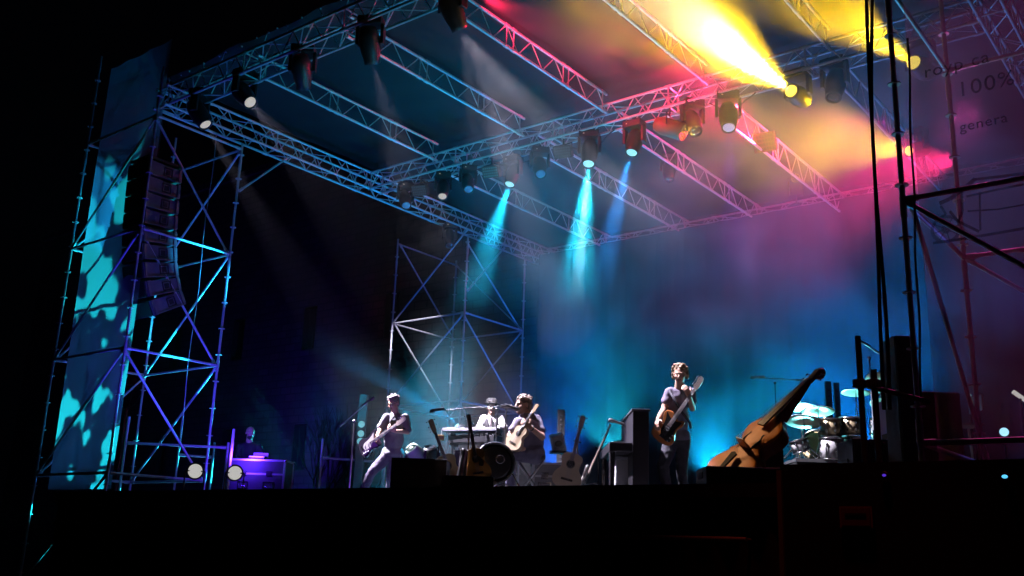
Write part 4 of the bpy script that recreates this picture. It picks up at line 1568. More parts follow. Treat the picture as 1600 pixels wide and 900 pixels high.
STRAT = [(0, -0.01), (0.012, 0.09), (0.05, 0.14), (0.12, 0.155), (0.18, 0.13), (0.24, 0.115), (0.30, 0.14), (0.37, 0.165), (0.42, 0.155), (0.415, 0.125), (0.36, 0.085), (0.325, 0.04), (0.325, -0.035),
         (0.34, -0.07), (0.385, -0.11), (0.38, -0.135), (0.32, -0.135), (0.25, -0.108), (0.18, -0.12), (0.11, -0.155), (0.05, -0.15), (0.012, -0.10)]
TELE = [(0, 0), (0.012, 0.09), (0.05, 0.145), (0.12, 0.16), (0.19, 0.125), (0.25, 0.112), (0.32, 0.14), (0.37, 0.145), (0.405, 0.10), (0.405, 0.04), (0.37, 0.032), (0.365, -0.03),
        (0.35, -0.06), (0.385, -0.105), (0.375, -0.135), (0.32, -0.14), (0.25, -0.112), (0.18, -0.125), (0.11, -0.16), (0.05, -0.15), (0.012, -0.09)]
ACOU = sym([(0, 0.0), (0.005, 0.09), (0.05, 0.175), (0.13, 0.203), (0.21, 0.18), (0.28, 0.128), (0.33, 0.122), (0.40, 0.142), (0.46, 0.13), (0.495, 0.07), (0.50, 0.03)])
WOODN = mat('maple_neck', (0.50, 0.33, 0.18), 0.4, 0, 0.2, 12)
FRETB = mat('rosewood', (0.06, 0.035, 0.025), 0.5, 0, 0.3, 20)


def guitar(label, p0, p1, zdir, kind, body_m, neck_m=WOODN, board_m=None, guard_m=None, fit=None, name=None, length=None, group=None, head_m=None):
    p0, p1 = Vector(p0), Vector(p1)
    x = (p1 - p0)
    nominal = {'strat': 1.0, 'tele': 0.98, 'acoustic': 1.03, 'bass': 1.16}[kind]
    s = (length or x.length) / nominal
    M = frame(p0, x, zdir) @ Matrix.Scale(s, 4)
    nm = name or {'strat': 'electric_guitar', 'tele': 'electric_guitar', 'acoustic': 'acoustic_guitar', 'bass': 'bass_guitar'}[kind]
    t = thing(nm, label, 'bass guitar' if kind == 'bass' else 'guitar', group=group)
    t.matrix_world = M
    ac = kind == 'acoustic'
    out = smooth_outline({'strat': STRAT, 'tele': TELE, 'acoustic': ACOU, 'bass': STRAT}[kind], 4)
    z1 = 0.05 if ac else 0.022
    MB().prism(out, -0.05 if ac else -0.022, z1, 0.0 if ac else 0.035).build('body', body_m, t)
    xb, xn, L = (0.49, 0.83, 1.03) if ac else ((0.33, 0.80, nominal) if kind != 'bass' else (0.33, 0.93, 1.16))
    zn = z1 + 0.004
    b = MB()
    b.add([(xb - 0.1, -0.027, zn), (xn, -0.021, zn), (xn, 0.021, zn), (xb - 0.1, 0.027, zn), (xb - 0.1, -0.02, zn - 0.024), (xn, -0.014, zn - 0.02), (xn, 0.014, zn - 0.02), (xb - 0.1, 0.02, zn - 0.024)],
          [(0, 1, 2, 3), (7, 6, 5, 4), (0, 4, 5, 1), (1, 5, 6, 2), (2, 6, 7, 3), (3, 7, 4, 0)])
    b.build('neck', neck_m, t)
    fb = MB()
    fb.box(((xb - 0.1 + xn) / 2, 0, zn + 0.004), (xn - xb + 0.1, 0.038, 0.006))
    fo = fb.build('fretboard', board_m or neck_m, t)
    fr = MB()
    for i in range(1, 20):
        xf = xn - (xn - 0.17 * 1) * (1 - 2 ** (-i / 12))
        if xf > xb - 0.08:
            fr.box((xf, 0, zn + 0.0075), (0.003, 0.043, 0.002))
    fr.build('frets', STEEL, fo)
    if ac:
        ho = [(xn, -0.022), (xn + 0.03, -0.032), (L - 0.01, -0.037), (L, 0.0), (L - 0.01, 0.037), (xn + 0.03, 0.032), (xn, 0.022)]
    else:
        ho = [(xn, -0.021), (xn + 0.05, -0.03), (L - 0.04, -0.026), (L - 0.005, -0.012), (L, 0.03), (L - 0.04, 0.052), (xn + 0.08, 0.036), (xn + 0.03, 0.045), (xn, 0.021)]
    hb = MB()
    hb.prism(ho, zn - 0.018, zn - 0.002)
    ho_ = hb.build('headstock', head_m or neck_m, t)
    nt_ = 3 if (ac or kind == 'bass') else 6
    for i in range(nt_):
        for sd in ((-1, 1) if ac else (1,)):
            tx = xn + 0.035 + (L - xn - 0.06) * i / max(nt_ - 1, 1)
            tb = MB()
            tb.tube((tx, sd * 0.02, zn), (tx, sd * 0.02, zn + 0.012), 0.004)
            tb.tube((tx, sd * 0.03, zn - 0.01), (tx, sd * 0.058, zn - 0.01), 0.003)
            tb.ball((tx, sd * 0.062, zn - 0.01), 0.011, 8, (1, 0.6, 0.8))
            tb.build('tuner', CHROME, ho_)
    st_ = MB()
    bridge = 0.13 if ac else 0.09
    for i in range(6 if kind != 'bass' else 4):
        yy = (i / (5 if kind != 'bass' else 3) - 0.5)
        st_.tube((bridge, yy * 0.055, z1 + 0.012), (xn, yy * 0.034, zn + 0.010), 0.0012, 4)
    st_.build('strings', STEEL, t)
    if ac:
        b = MB()
        b.lathe([(0.052, 0), (0.05, 0.0015)], (0.345, 0, z1), n=24)
        b.build('sound_hole', RUBBER, t)
        MB().ring((0.345, 0, z1 + 0.001), (0, 0, 1), 0.058, 0.0035, 24, 4).build('rosette', FRETB, t)
        MB().box((bridge, 0, z1 + 0.005), (0.03, 0.16, 0.01), bev=0.003).build('bridge', FRETB, t)
        if guard_m:
            MB().prism(smooth_outline([(0.24, -0.03), (0.22, -0.09), (0.28, -0.11), (0.34, -0.085), (0.37, -0.06), (0.30, -0.045)], 3), z1, z1 + 0.003).build('pickguard', guard_m, t)
    else:
        if guard_m:
            MB().prism(smooth_outline([(0.06, -0.03), (0.07, -0.12), (0.16, -0.10), (0.24, -0.09), (0.35, -0.11), (0.33, -0.04), (0.33, 0.04), (0.37, 0.12), (0.30, 0.09), (0.22, 0.07), (0.12, 0.05)], 3), z1, z1 + 0.003).build('pickguard', guard_m, t)
        for xp in (0.13, 0.20, 0.27):
            MB().box((xp, 0, z1 + 0.006), (0.018, 0.075, 0.009), bev=0.003).build('pickup', WHITE if kind == 'strat' else DKSTEEL, t)
        MB().box((bridge - 0.01, 0, z1 + 0.006), (0.04, 0.07, 0.012), bev=0.003).build('bridge', CHROME, t)
        for k in range(3):
            MB().lathe([(0.012, 0), (0.010, 0.016)], (0.07 + 0.045 * k, -0.09 - 0.005 * k, z1 + 0.001), n=12).build('knob', WHITE if kind == 'strat' else CHROME, t)
    return t


def guitar_stand(label, p0, p1, zdir, group='black guitar stands'):
    p0, p1 = Vector(p0), Vector(p1)
    x = (p1 - p0).normalized()
    z = Vector(zdir)
    z = (z - x * z.dot(x)).normalized()
    y = z.cross(x)
    top = p0 + x * 0.62 - z * 0.09
    base = Vector((top.x, top.y, SZ))
    t = thing('guitar_stand', label, 'guitar stand', base, 0)
    MB(base).tube(top, (base.x - z.x * 0.05, base.y - z.y * 0.05, SZ + 0.25), 0.011).build('pole', DKSTEEL, t)
    for k in (-1, 1):
        b = MB(base)
        b.tube(p0 + y * 0.09 * k - z * 0.07 - x * 0.012, p0 + y * 0.09 * k + z * 0.07 - x * 0.012, 0.012)
        b.tube(p0 + y * 0.09 * k - z * 0.07 - x * 0.012, (base.x - z.x * 0.05, base.y - z.y * 0.05, SZ + 0.3), 0.009)
        b.build('cradle_arm', DKSTEEL, t)
    for i in range(3):
        a = 2.094 * i + 0.3
        MB(base).tube((base.x - z.x * 0.05, base.y - z.y * 0.05, SZ + 0.27), (base.x + 0.26 * math.cos(a), base.y + 0.26 * math.sin(a), SZ + 0.012), 0.010).build('leg', DKSTEEL, t)
    b = MB(base)
    b.tube(top - y * 0.04, top - y * 0.04 + z * 0.06, 0.009)
    b.tube(top + y * 0.04, top + y * 0.04 + z * 0.06, 0.009)
    b.tube(top - y * 0.04, top + y * 0.04, 0.009)
    b.build('neck_yoke', DKSTEEL, t)
    return t


UP = Vector((0, 0, 1))
# held instruments
g0, g1 = at(1029, 690, d=11.92), at(1099, 590, d=12.0)
guitar('sunburst solid guitar with pale neck held by the right guitarist', g0, g1, TOCAM(g0) + UP * 0.25 + RIGHT * 0.05, 'tele', mat('sunburst_orange', (0.55, 0.19, 0.06), 0.25, 0, 0.35, 5, coat=0.6),
       mat('pale_maple', (0.66, 0.54, 0.46), 0.4), guard_m=mat('guard_black', (0.02, 0.02, 0.02), 0.3))
g0, g1 = at(563, 705, d=14.86), at(640, 650, d=14.55)
guitar('dark solid guitar with pale pickguard held by the left guitarist', g0, g1, TOCAM(g0) + UP * 0.35, 'strat', mat('dark_lacquer', (0.03, 0.025, 0.04), 0.2, 0, 0.2, 5, coat=0.6),
       mat('pale_maple', (0.66, 0.54, 0.46), 0.4), guard_m=mat('guard_pale', (0.55, 0.5, 0.5), 0.35), length=0.96)
g0, g1 = at(797, 702, d=11.62), at(842, 633, d=11.75)
guitar('small pale acoustic guitar held upright by the seated singer', g0, g1, TOCAM(g0) - RIGHT * 0.75 + UP * 0.1, 'acoustic', mat('spruce_pale', (0.62, 0.47, 0.30), 0.35, 0, 0.15, 8), board_m=FRETB)
# instruments standing about
zt_ = lambda p: TOCAM(p) + UP * 0.35
g0, g1 = at(712, 764, d=13.5), at(671, 655, d=13.5)
guitar('yellowish guitar leaning left behind the flat topped speaker box', g0, g1, zt_(g0), 'acoustic', mat('yellow_top', (0.60, 0.42, 0.16), 0.35, 0, 0.15, 8), board_m=FRETB)
guitar_stand('black stand holding the left leaning yellowish guitar', g0, g1, zt_(g0))
g0, g1 = at(749, 752, d=10.95), at(731, 647, d=11.05)
guitar('sunburst acoustic guitar on a stand left of the round black drum', g0, g1, zt_(g0), 'acoustic', mat('sunburst_amber', (0.50, 0.24, 0.05), 0.25, 0, 0.55, 4, coat=0.5), board_m=FRETB, guard_m=FRETB,
       head_m=mat('pale_head', (0.5, 0.42, 0.36), 0.4))
guitar_stand('black stand holding the sunburst acoustic guitar', g0, g1, zt_(g0))
g0, g1 = at(882, 764, d=12.3), at(912, 650, d=12.5)
guitar('blonde acoustic guitar leaning right on a stand before the grey flight case', g0, g1, zt_(g0), 'acoustic', mat('blonde_top', (0.66, 0.52, 0.36), 0.35, 0, 0.1, 8), mat('mauve_neck', (0.45, 0.34, 0.30), 0.4), board_m=mat('mauve_neck', (0.45, 0.34, 0.30), 0.4))
guitar_stand('black stand holding the blonde acoustic guitar', g0, g1, zt_(g0))
g0, g1 = at(904, 768, d=12.7), at(953, 662, d=12.9)
guitar('slim white bass guitar turned edge on beside the blonde acoustic', g0, g1, TOCAM(g0) * 0.25 + RIGHT * 0.95, 'bass', mat('white_lacquer', (0.72, 0.70, 0.68), 0.25, coat=0.5), mat('pale_maple', (0.66, 0.54, 0.46), 0.4))
guitar_stand('black stand holding the slim white bass guitar', g0, g1, TOCAM(g0))
# towel over the sunburst guitar's stand
tw = thing('towel', 'pale towel hanging beside the sunburst acoustic guitar', 'towel', at(726, 702, d=10.9))
vs, fs = [], []
for i in range(13):
    for j in range(13):
        u, v = i / 12, j / 12
        vs.append(RIGHT * ((u - 0.5) * (0.085 + 0.02 * v) - 0.02 * v) + BACK * (0.02 * math.sin(u * 9 + v * 2)) + UP * (-0.33 * v + 0.015 * math.sin(u * 6)))
for i in range(12):
    for j in range(12):
        a = i * 13 + j
        fs.append((a, a + 13, a + 14, a + 1))
m_ = MB()
m_.add(vs, fs, True)
towel = m_.build('cloth', mat('towel_white', (0.62, 0.60, 0.60), 0.9, 0, 0.08, 30, 0.3), tw)
so2 = towel.modifiers.new('thickness', 'SOLIDIFY')
so2.thickness = 0.012

# double bass
g0, g1 = at(1124, 752, d=9.55), at(1284, 573, d=10.1)
xd = g1 - g0
DBL = 1.78
dbz = TOCAM(g0) * 0.62 - RIGHT * 0.80 + UP * 0.25
M = frame(g0, xd, dbz) @ Matrix.Scale(xd.length / DBL, 4)
db = thing('double_bass', 'orange brown double bass leaning with its scroll up to the right', 'double bass')
db.matrix_world = M
DBW = mat('bass_varnish', (0.50, 0.15, 0.012), 0.5, 0, 0.35, 4, spec=0.25)
DBD = mat('bass_ribs', (0.16, 0.035, 0.018), 0.35, 0, 0.3, 5, coat=0.3)
half = [(0.0, 0.0), (0.01, 0.16), (0.08, 0.285), (0.20, 0.335), (0.32, 0.31), (0.41, 0.245), (0.445, 0.215), (0.47, 0.235), (0.48, 0.225), (0.54, 0.175), (0.60, 0.17), (0.66, 0.20), (0.675, 0.215), (0.70, 0.22), (0.78, 0.25), (0.87, 0.245), (0.95, 0.19), (1.02, 0.11), (1.08, 0.05), (1.10, 0.03)]
half = [(a_ * 0.91, b_ * 0.93) for a_, b_ in half]
out = smooth_outline(sym(half), 3)
MB().prism(out, -0.15, 0.0).build('ribs', DBD, db)
b = MB()
n = len(out)
cxy = [(0.5 + (p[0] - 0.5) * 1.02, p[1] * 1.03) for p in out]
rings = []
for f, z in ((1.0, 0.004), (1.0, 0.016), (0.85, 0.026), (0.6, 0.04), (0.3, 0.05), (0.02, 0.052)):
    rings.append([(0.5 + (p[0] - 0.5) * f, p[1] * f, z) for p in cxy])
vs = [q for r_ in rings for q in r_]
fs = []
for k in range(len(rings) - 1):
    for i in range(n):
        j = (i + 1) % n
        fs.append((k * n + i, k * n + j, (k + 1) * n + j, (k + 1) * n + i))
b.add(vs, fs, True)
b.build('front_plate', DBW, db)
for sd in (-1, 1):
    b = MB()
    pts = []
    for i in range(15):
        f = i / 14
        pts.append((0.40 + 0.26 * f, sd * (0.118 - 0.04 * f + 0.022 * math.sin((f - 0.5) * 5.5)), 0.047 - 0.012 * abs(f - 0.5)))
    b.path(pts, [0.011 - 0.006 * abs(i / 14 - 0.5) * 2 + 0.003 for i in range(15)], 6)
    b.ball((0.395, sd * 0.10, 0.04), 0.017, 8, (1, 1, 0.5))
    b.ball((0.665, sd * 0.095, 0.042), 0.014, 8, (1, 1, 0.5))
    b.build('f_hole', RUBBER, db)
b = MB()
b.add([(0.95, -0.04, 0.03), (1.55, -0.025, 0.02), (1.55, 0.025, 0.02), (0.95, 0.04, 0.03), (1.02, -0.035, -0.12), (1.55, -0.018, -0.03), (1.55, 0.018, -0.03), (1.02, 0.035, -0.12)],
      [(0, 1, 2, 3), (7, 6, 5, 4), (0, 4, 5, 1), (1, 5, 6, 2), (2, 6, 7, 3), (3, 7, 4, 0)])
b.build('neck', DBD, db)
b = MB()
b.add([(0.76, -0.05, 0.10), (1.56, -0.026, 0.035), (1.56, 0.026, 0.035), (0.76, 0.05, 0.10), (0.76, -0.045, 0.075), (1.56, -0.024, 0.018), (1.56, 0.024, 0.018), (0.76, 0.045, 0.075)],
      [(0, 1, 2, 3), (7, 6, 5, 4), (0, 4, 5, 1), (1, 5, 6, 2), (2, 6, 7, 3), (3, 7, 4, 0)])
b.build('fingerboard', mat('ebony', (0.03, 0.025, 0.03), 0.3), db)
b = MB()
b.box((1.63, 0, -0.005), (0.17, 0.06, 0.055), bev=0.01)
b.path([(1.70 + 0.075 * math.sin(a * 0.5) * (1 - a / 18), 0, -0.01 - 0.055 * (1 - math.cos(a * 0.5)) * (1 - a / 22)) for a in range(13)], [0.034 - 0.0015 * a for a in range(13)], 8)
sc_ = b.build('scroll', DBD, db)
for i in range(4):
    sd = -1 if i % 2 else 1
    b = MB()
    b.tube((1.57 + 0.035 * i, sd * 0.03, -0.01), (1.57 + 0.035 * i, sd * 0.10, -0.01), 0.006)
    b.ball((1.57 + 0.035 * i, sd * 0.115, -0.01), 0.02, 8, (1, 0.6, 0.4))
    b.build('tuning_peg', CHROME, sc_)
b = MB()
b.add([(0.455, -0.075, 0.045), (0.475, -0.075, 0.045), (0.475, 0.075, 0.045), (0.455, 0.075, 0.045), (0.46, -0.05, 0.18), (0.468, -0.05, 0.18), (0.468, 0.05, 0.18), (0.46, 0.05, 0.18)],
      [(3, 2, 1, 0), (4, 5, 6, 7), (0, 1, 5, 4), (1, 2, 6, 5), (2, 3, 7, 6), (3, 0, 4, 7)])
b.build('bridge', WOODN, db)
b = MB()
b.prism([(0.06, -0.02), (0.32, -0.04), (0.34, 0.0), (0.32, 0.04), (0.06, 0.02)], 0.085, 0.105)
b.build('tailpiece', mat('ebony_matt', (0.02, 0.016, 0.018), 0.75, spec=0.2), db)
b = MB()
for i in range(4):
    yy = (i / 3 - 0.5)
    b.tube((0.33, yy * 0.06, 0.10), (0.464, yy * 0.08, 0.182), 0.002, 4)
    b.tube((0.464, yy * 0.08, 0.182), (1.56, yy * 0.036, 0.042), 0.002, 4)
b.build('strings', STEEL, db)
b = MB()
b.tube((0, 0, -0.08), (-0.16, 0, -0.08), 0.008)
b.build('end_pin', STEEL, db)
hd_ = Vector(at(1195, 700, d=10.1))
bs_ = thing('instrument_stand', 'dark padded stand propping the double bass', 'stand', (hd_.x, hd_.y, SZ), RZ)
MB().box((0, 0, (hd_.z - SZ) / 2), (0.34, 0.22, hd_.z - SZ), bev=0.03).build('body', BLACKM, bs_)
MB().box((0, 0, (hd_.z - SZ) + 0.03), (0.30, 0.24, 0.06), bev=0.02).build('padding', RUBBER, bs_)

# ------------------------------------------------------------------ drums on a riser
dz = at(1285, 717, d=13.0).z
rc = floor(1318, 717, 14.0)
rs = thing('drum_riser', 'black riser under the drums with a cyan lit front edge', 'riser', rc, RZ)
MB().box((0, 0, (dz - SZ) / 2 - 0.01), (1.9, 1.9, dz - SZ - 0.02)).build('skirt', skirt_m, rs)
MB().box((0, 0, dz - SZ - 0.02), (1.92, 1.92, 0.04)).build('top', deck_m, rs)
MB().box((0, -0.965, dz - SZ - 0.02), (1.93, 0.012, 0.045)).build('edge_trim', mat('trim_steel', (0.4, 0.4, 0.42), 0.3, 0.8), rs)
SZ_keep = SZ
SZ = dz                                                # everything below stands on the riser
kc = at(1275, 697, d=13.5)
drum('large bass drum with a pale gold front at the left of the kit', kc, TOCAM(kc) - RIGHT * 0.35, 0.215, 0.40, GOLD, mat('amber_head', (0.50, 0.40, 0.22), 0.4), CHROME, 8, stand='spur', name='bass_drum')
c = at(1297, 654, d=13.3)
drum('gold rack tom in the middle of the kit below two overlapping cymbals', c, UP + TOCAM(c) * 0.12, 0.128, 0.235, GOLD, HEADM, CHROME, 8, stand='tripod', name='tom_drum')
c = at(1329, 652, d=13.3)
drum('gold rack tom beside the two black upright tubes', c, UP + TOCAM(c) * 0.15, 0.135, 0.235, GOLD, HEADM, CHROME, 8, stand='tripod', name='tom_drum')
c = at(1314, 659, d=13.9)
drum('darker tom half hidden between the two gold rack toms', c, UP, 0.12, 0.2, mat('dark_gold', (0.20, 0.16, 0.09), 0.35, 0.4), HEADM, CHROME, 6, stand='tripod', name='tom_drum')
c = at(1298, 686, d=13.2)
drum('low silver floor tom with violet light on its side', c, UP, 0.15, 0.28, SILV, HEADM, CHROME, 8, stand='legs', name='floor_tom')
c = at(1334, 683, d=13.4)
drum('wide silver snare drum right of the silver floor tom', c, UP + TOCAM(c) * 0.1, 0.16, 0.15, SILV, HEADM, CHROME, 10, stand='tripod', name='snare_drum')
c = at(1247, 688, d=13.4)
drum('small pale drum low at the left end of the kit', c, UP - RIGHT * 0.3, 0.12, 0.16, SILV, HEADM, CHROME, 8, stand='tripod', name='snare_drum')
c = at(1375, 655, d=13.6)
drum('pale tall drum right of the two black upright tubes', c, UP, 0.13, 0.30, SILV, HEADM, CHROME, 8, stand='legs', name='tom_drum')
BRASS = mat('cymbal_bronze', (0.80, 0.79, 0.66), 0.38, 0.2, 0.12, 30)


def cymbal(label, px, py, d, r, tilt=(0, 0), pitch_to=0.18):
    c = at(px, py, d=d)
    t = thing('cymbal_stand', label, 'cymbal', (c.x, c.y, SZ), 0)
    h = c.z - SZ
    n = (UP + TOCAM(c) * tilt[1] + RIGHT * tilt[0]).normalized()
    b = MB()
    b.lathe([(0.004, 0.030), (0.022, 0.026), (0.034, 0.010), (0.05, 0.004), (r * 0.6, -0.010), (r, -0.026), (r, -0.029), (r * 0.6, -0.014), (0.05, 0.0), (0.02, 0.018)], (0, 0, h), n, 32)
    b.build('cymbal', BRASS, t)
    b = MB()
    b.tube((0, 0, 0.1), (0, 0, h * 0.6), 0.012)
    b.tube((0, 0, h * 0.6), (0, 0, h + 0.04), 0.008)
    b.ball((0, 0, h + 0.05), 0.014, 8)
    b.tube((0, 0, h * 0.58), (0, 0, h * 0.63), 0.018)
    b.build('pole', CHROME, t)
    for i in range(3):
        a = 2.094 * i + 0.6
        MB().tube((0, 0, min(0.28, h * 0.4)), (0.24 * math.cos(a), 0.24 * math.sin(a), 0.01), 0.009).build('leg', CHROME, t)
    return t


cymbal('wide pale cymbal highest at the left of the kit', 1251, 634, 14.0, 0.235, (0.02, -0.15))
cymbal('wide pale cymbal overlapping in the middle of the kit', 1278, 640, 13.6, 0.225, (-0.02, -0.22))
cymbal('largest cyan white cymbal lowest at the left of the kit', 1256, 656, 13.4, 0.26, (0.06, -0.24))
cymbal('thin high cymbal crossing the left black upright tube', 1337, 611, 13.8, 0.20, (0.03, -0.12))
cymbal('steeply tilted greenish cymbal right of the upright tubes', 1375, 596, 13.8, 0.20, (0.35, -0.75))
cymbal('smaller cymbal below the steeply tilted greenish one', 1379, 630, 13.8, 0.17, (0.2, -0.4))
SZ = SZ_keep
# stool of the singer
c = at(829, 716, d=12.05)
sl_ = thing('folding_stool', 'steel legged stool under the seated singer', 'stool', (c.x, c.y, SZ), RZ)
h = c.z - SZ
MB().box((0, 0, h), (0.36, 0.32, 0.05), bev=0.02).build('seat', mat('stool_pad', (0.10, 0.09, 0.09), 0.6), sl_)
for y in (-0.12, 0.12):
    MB().tube((-0.16, y, h - 0.03), (0.17, y, 0.015), 0.012).build('leg', CHROME, sl_)
    MB().tube((0.16, y, h - 0.03), (-0.17, y, 0.015), 0.012).build('leg', CHROME, sl_)
MB().tube((-0.17, -0.13, 0.015), (-0.17, 0.13, 0.015), 0.011).build('crossbar', CHROME, sl_)
MB().tube((0.17, -0.13, 0.015), (0.17, 0.13, 0.015), 0.011).build('crossbar', CHROME, sl_)

# ------------------------------------------------------------------ people
SKIN = mat('skin', (0.60, 0.36, 0.26), 0.5, 0, 0.10, 12, 0.05, spec=0.35)
EYED = mat('eye_dark', (0.03, 0.02, 0.02), 0.3)
LIPS = mat('lips', (0.34, 0.15, 0.13), 0.5)
wrinkle = bpy.data.textures.new('wrinkle', 'CLOUDS')
wrinkle.noise_scale = 0.075
wrinkle.noise_depth = 2


def solid(mb, name, material, voxel, parent, smooth=3, wr=0.0):
    """union of overlapping solids grown into ONE continuous skin."""
    ob = mb.build(name, material, None, (0, 0, 0))
    r = ob.modifiers.new('r', 'REMESH')
    r.mode = 'VOXEL'
    r.voxel_size = voxel
    r.use_smooth_shade = True
    s = ob.modifiers.new('s', 'SMOOTH')
    s.iterations = smooth
    s.factor = 0.5
    if wr:
        d = ob.modifiers.new('d', 'DISPLACE')
        d.texture = wrinkle
        d.texture_coords = 'LOCAL'
        d.strength = wr
        d.mid_level = 0.5
    dg = bpy.context.evaluated_depsgraph_get()
    me = bpy.data.meshes.new_from_object(ob.evaluated_get(dg))
    old = ob.data
    ob.modifiers.clear()
    ob.data = me
    bpy.data.meshes.remove(old)
    me.name = name
    if parent is not None:
        ob.parent = parent
    return ob


def limb(mb, p, q, r1, r2, n=14):
    p, q = Vector(p), Vector(q)
    mb.tube(p, q, r1, n, r2)
    mb.ball(p, r1, 12)
    mb.ball(q, r2, 12)


def ell(mb, c, ax, ay, az, rx, ry, rz, n=18):
    """ellipsoid with axes ax, ay, az."""
    c = Vector(c)
    m = n // 2
    vs, fs = [], []
    for k in range(m + 1):
        ph = math.pi * k / m
        for i in range(n):
            t = 2 * math.pi * i / n
            s = max(math.sin(ph), 1e-3)
            vs.append(c + ax * (s * math.cos(t) * rx) + ay * (s * math.sin(t) * ry) - az * (math.cos(ph) * rz))
    for k in range(m):
        for i in range(n):
            j = (i + 1) % n
            fs.append((k * n + i, k * n + j, (k + 1) * n + j, (k + 1) * n + i))
    mb.add(vs, fs, True)


def hand(mb, wrist, fdir, pnorm, side, curl=0.5, s=1.0):
    """palm, four unequal bent fingers and a thumb. fdir: knuckle direction, pnorm: palm normal (fingers curl towards it)."""
    w = Vector(wrist)
    f = Vector(fdir).normalized()
    nrm = Vector(pnorm)
    nrm = (nrm - f * nrm.dot(f)).normalized()
    a = f.cross(nrm) * side
    ell(mb, w + f * 0.048 * s, f, a, nrm, 0.055 * s, 0.043 * s, 0.018 * s, 14)
    for i, (ln, off) in enumerate(((0.072, 0.032), (0.082, 0.011), (0.077, -0.011), (0.060, -0.032))):
        p = w + f * 0.085 * s + a * off * s
        d = f.copy()
        for seg, frac in enumerate((0.46, 0.30, 0.24)):
            d = (d * math.cos(curl * (0.7 + 0.25 * seg)) + nrm * math.sin(curl * (0.7 + 0.25 * seg))).normalized()
            q = p + d * ln * frac * s
            limb(mb, p, q, 0.0092 * s - 0.0006 * seg, 0.0086 * s - 0.0008 * seg, 8)
            nr = nrm
            nrm2 = (nrm - d * nrm.dot(d))
            p = q
    p = w + f * 0.025 * s + a * 0.036 * s
    d1 = (f * 0.6 + a * 0.75 + nrm * 0.25).normalized()
    q = p + d1 * 0.042 * s
    limb(mb, p, q, 0.0125 * s, 0.0105 * s, 8)
    d2 = (f * 0.75 + a * 0.15 + nrm * 0.6 * curl * 1.5).normalized()
    limb(mb, q, q + d2 * 0.034 * s, 0.0105 * s, 0.0085 * s, 8)


def head(mb, c, face, up, s=1.0, beard=0.0):
    """head with brow, nose, mouth, chin and ears. c: centre of the skull."""
    f = Vector(face).normalized()
    u = Vector(up)
    u = (u - f * u.dot(f)).normalized()
    a = f.cross(u)
    c = Vector(c)
    P = lambda x, y, z: c + a * x * s + f * y * s + u * z * s
    ell(mb, P(0, -0.012, 0.022), a, f, u, 0.076 * s, 0.096 * s, 0.092 * s)
    ell(mb, P(0, 0.018, -0.045), a, f, u, 0.060 * s, 0.072 * s, 0.072 * s)
    ell(mb, P(0, 0.062, -0.094), a, f, u, 0.028 * s, 0.026 * s, 0.024 * s)
    ell(mb, P(0, 0.076, 0.018), a, f, u, 0.052 * s, 0.016 * s, 0.013 * s)
    limb(mb, P(0, 0.083, 0.008), P(0, 0.106, -0.034), 0.009 * s, 0.014 * s, 10)
    ell(mb, P(0, 0.079, -0.064), a, f, u, 0.024 * s, 0.012 * s, 0.010 * s)
    for k in (-1, 1):
        ell(mb, P(k * 0.078, -0.012, -0.014), a, f, u, 0.010 * s, 0.020 * s, 0.032 * s, 12)
        ell(mb, P(k * 0.045, 0.058, -0.03), a, f, u, 0.022 * s, 0.022 * s, 0.022 * s, 12)
    return P


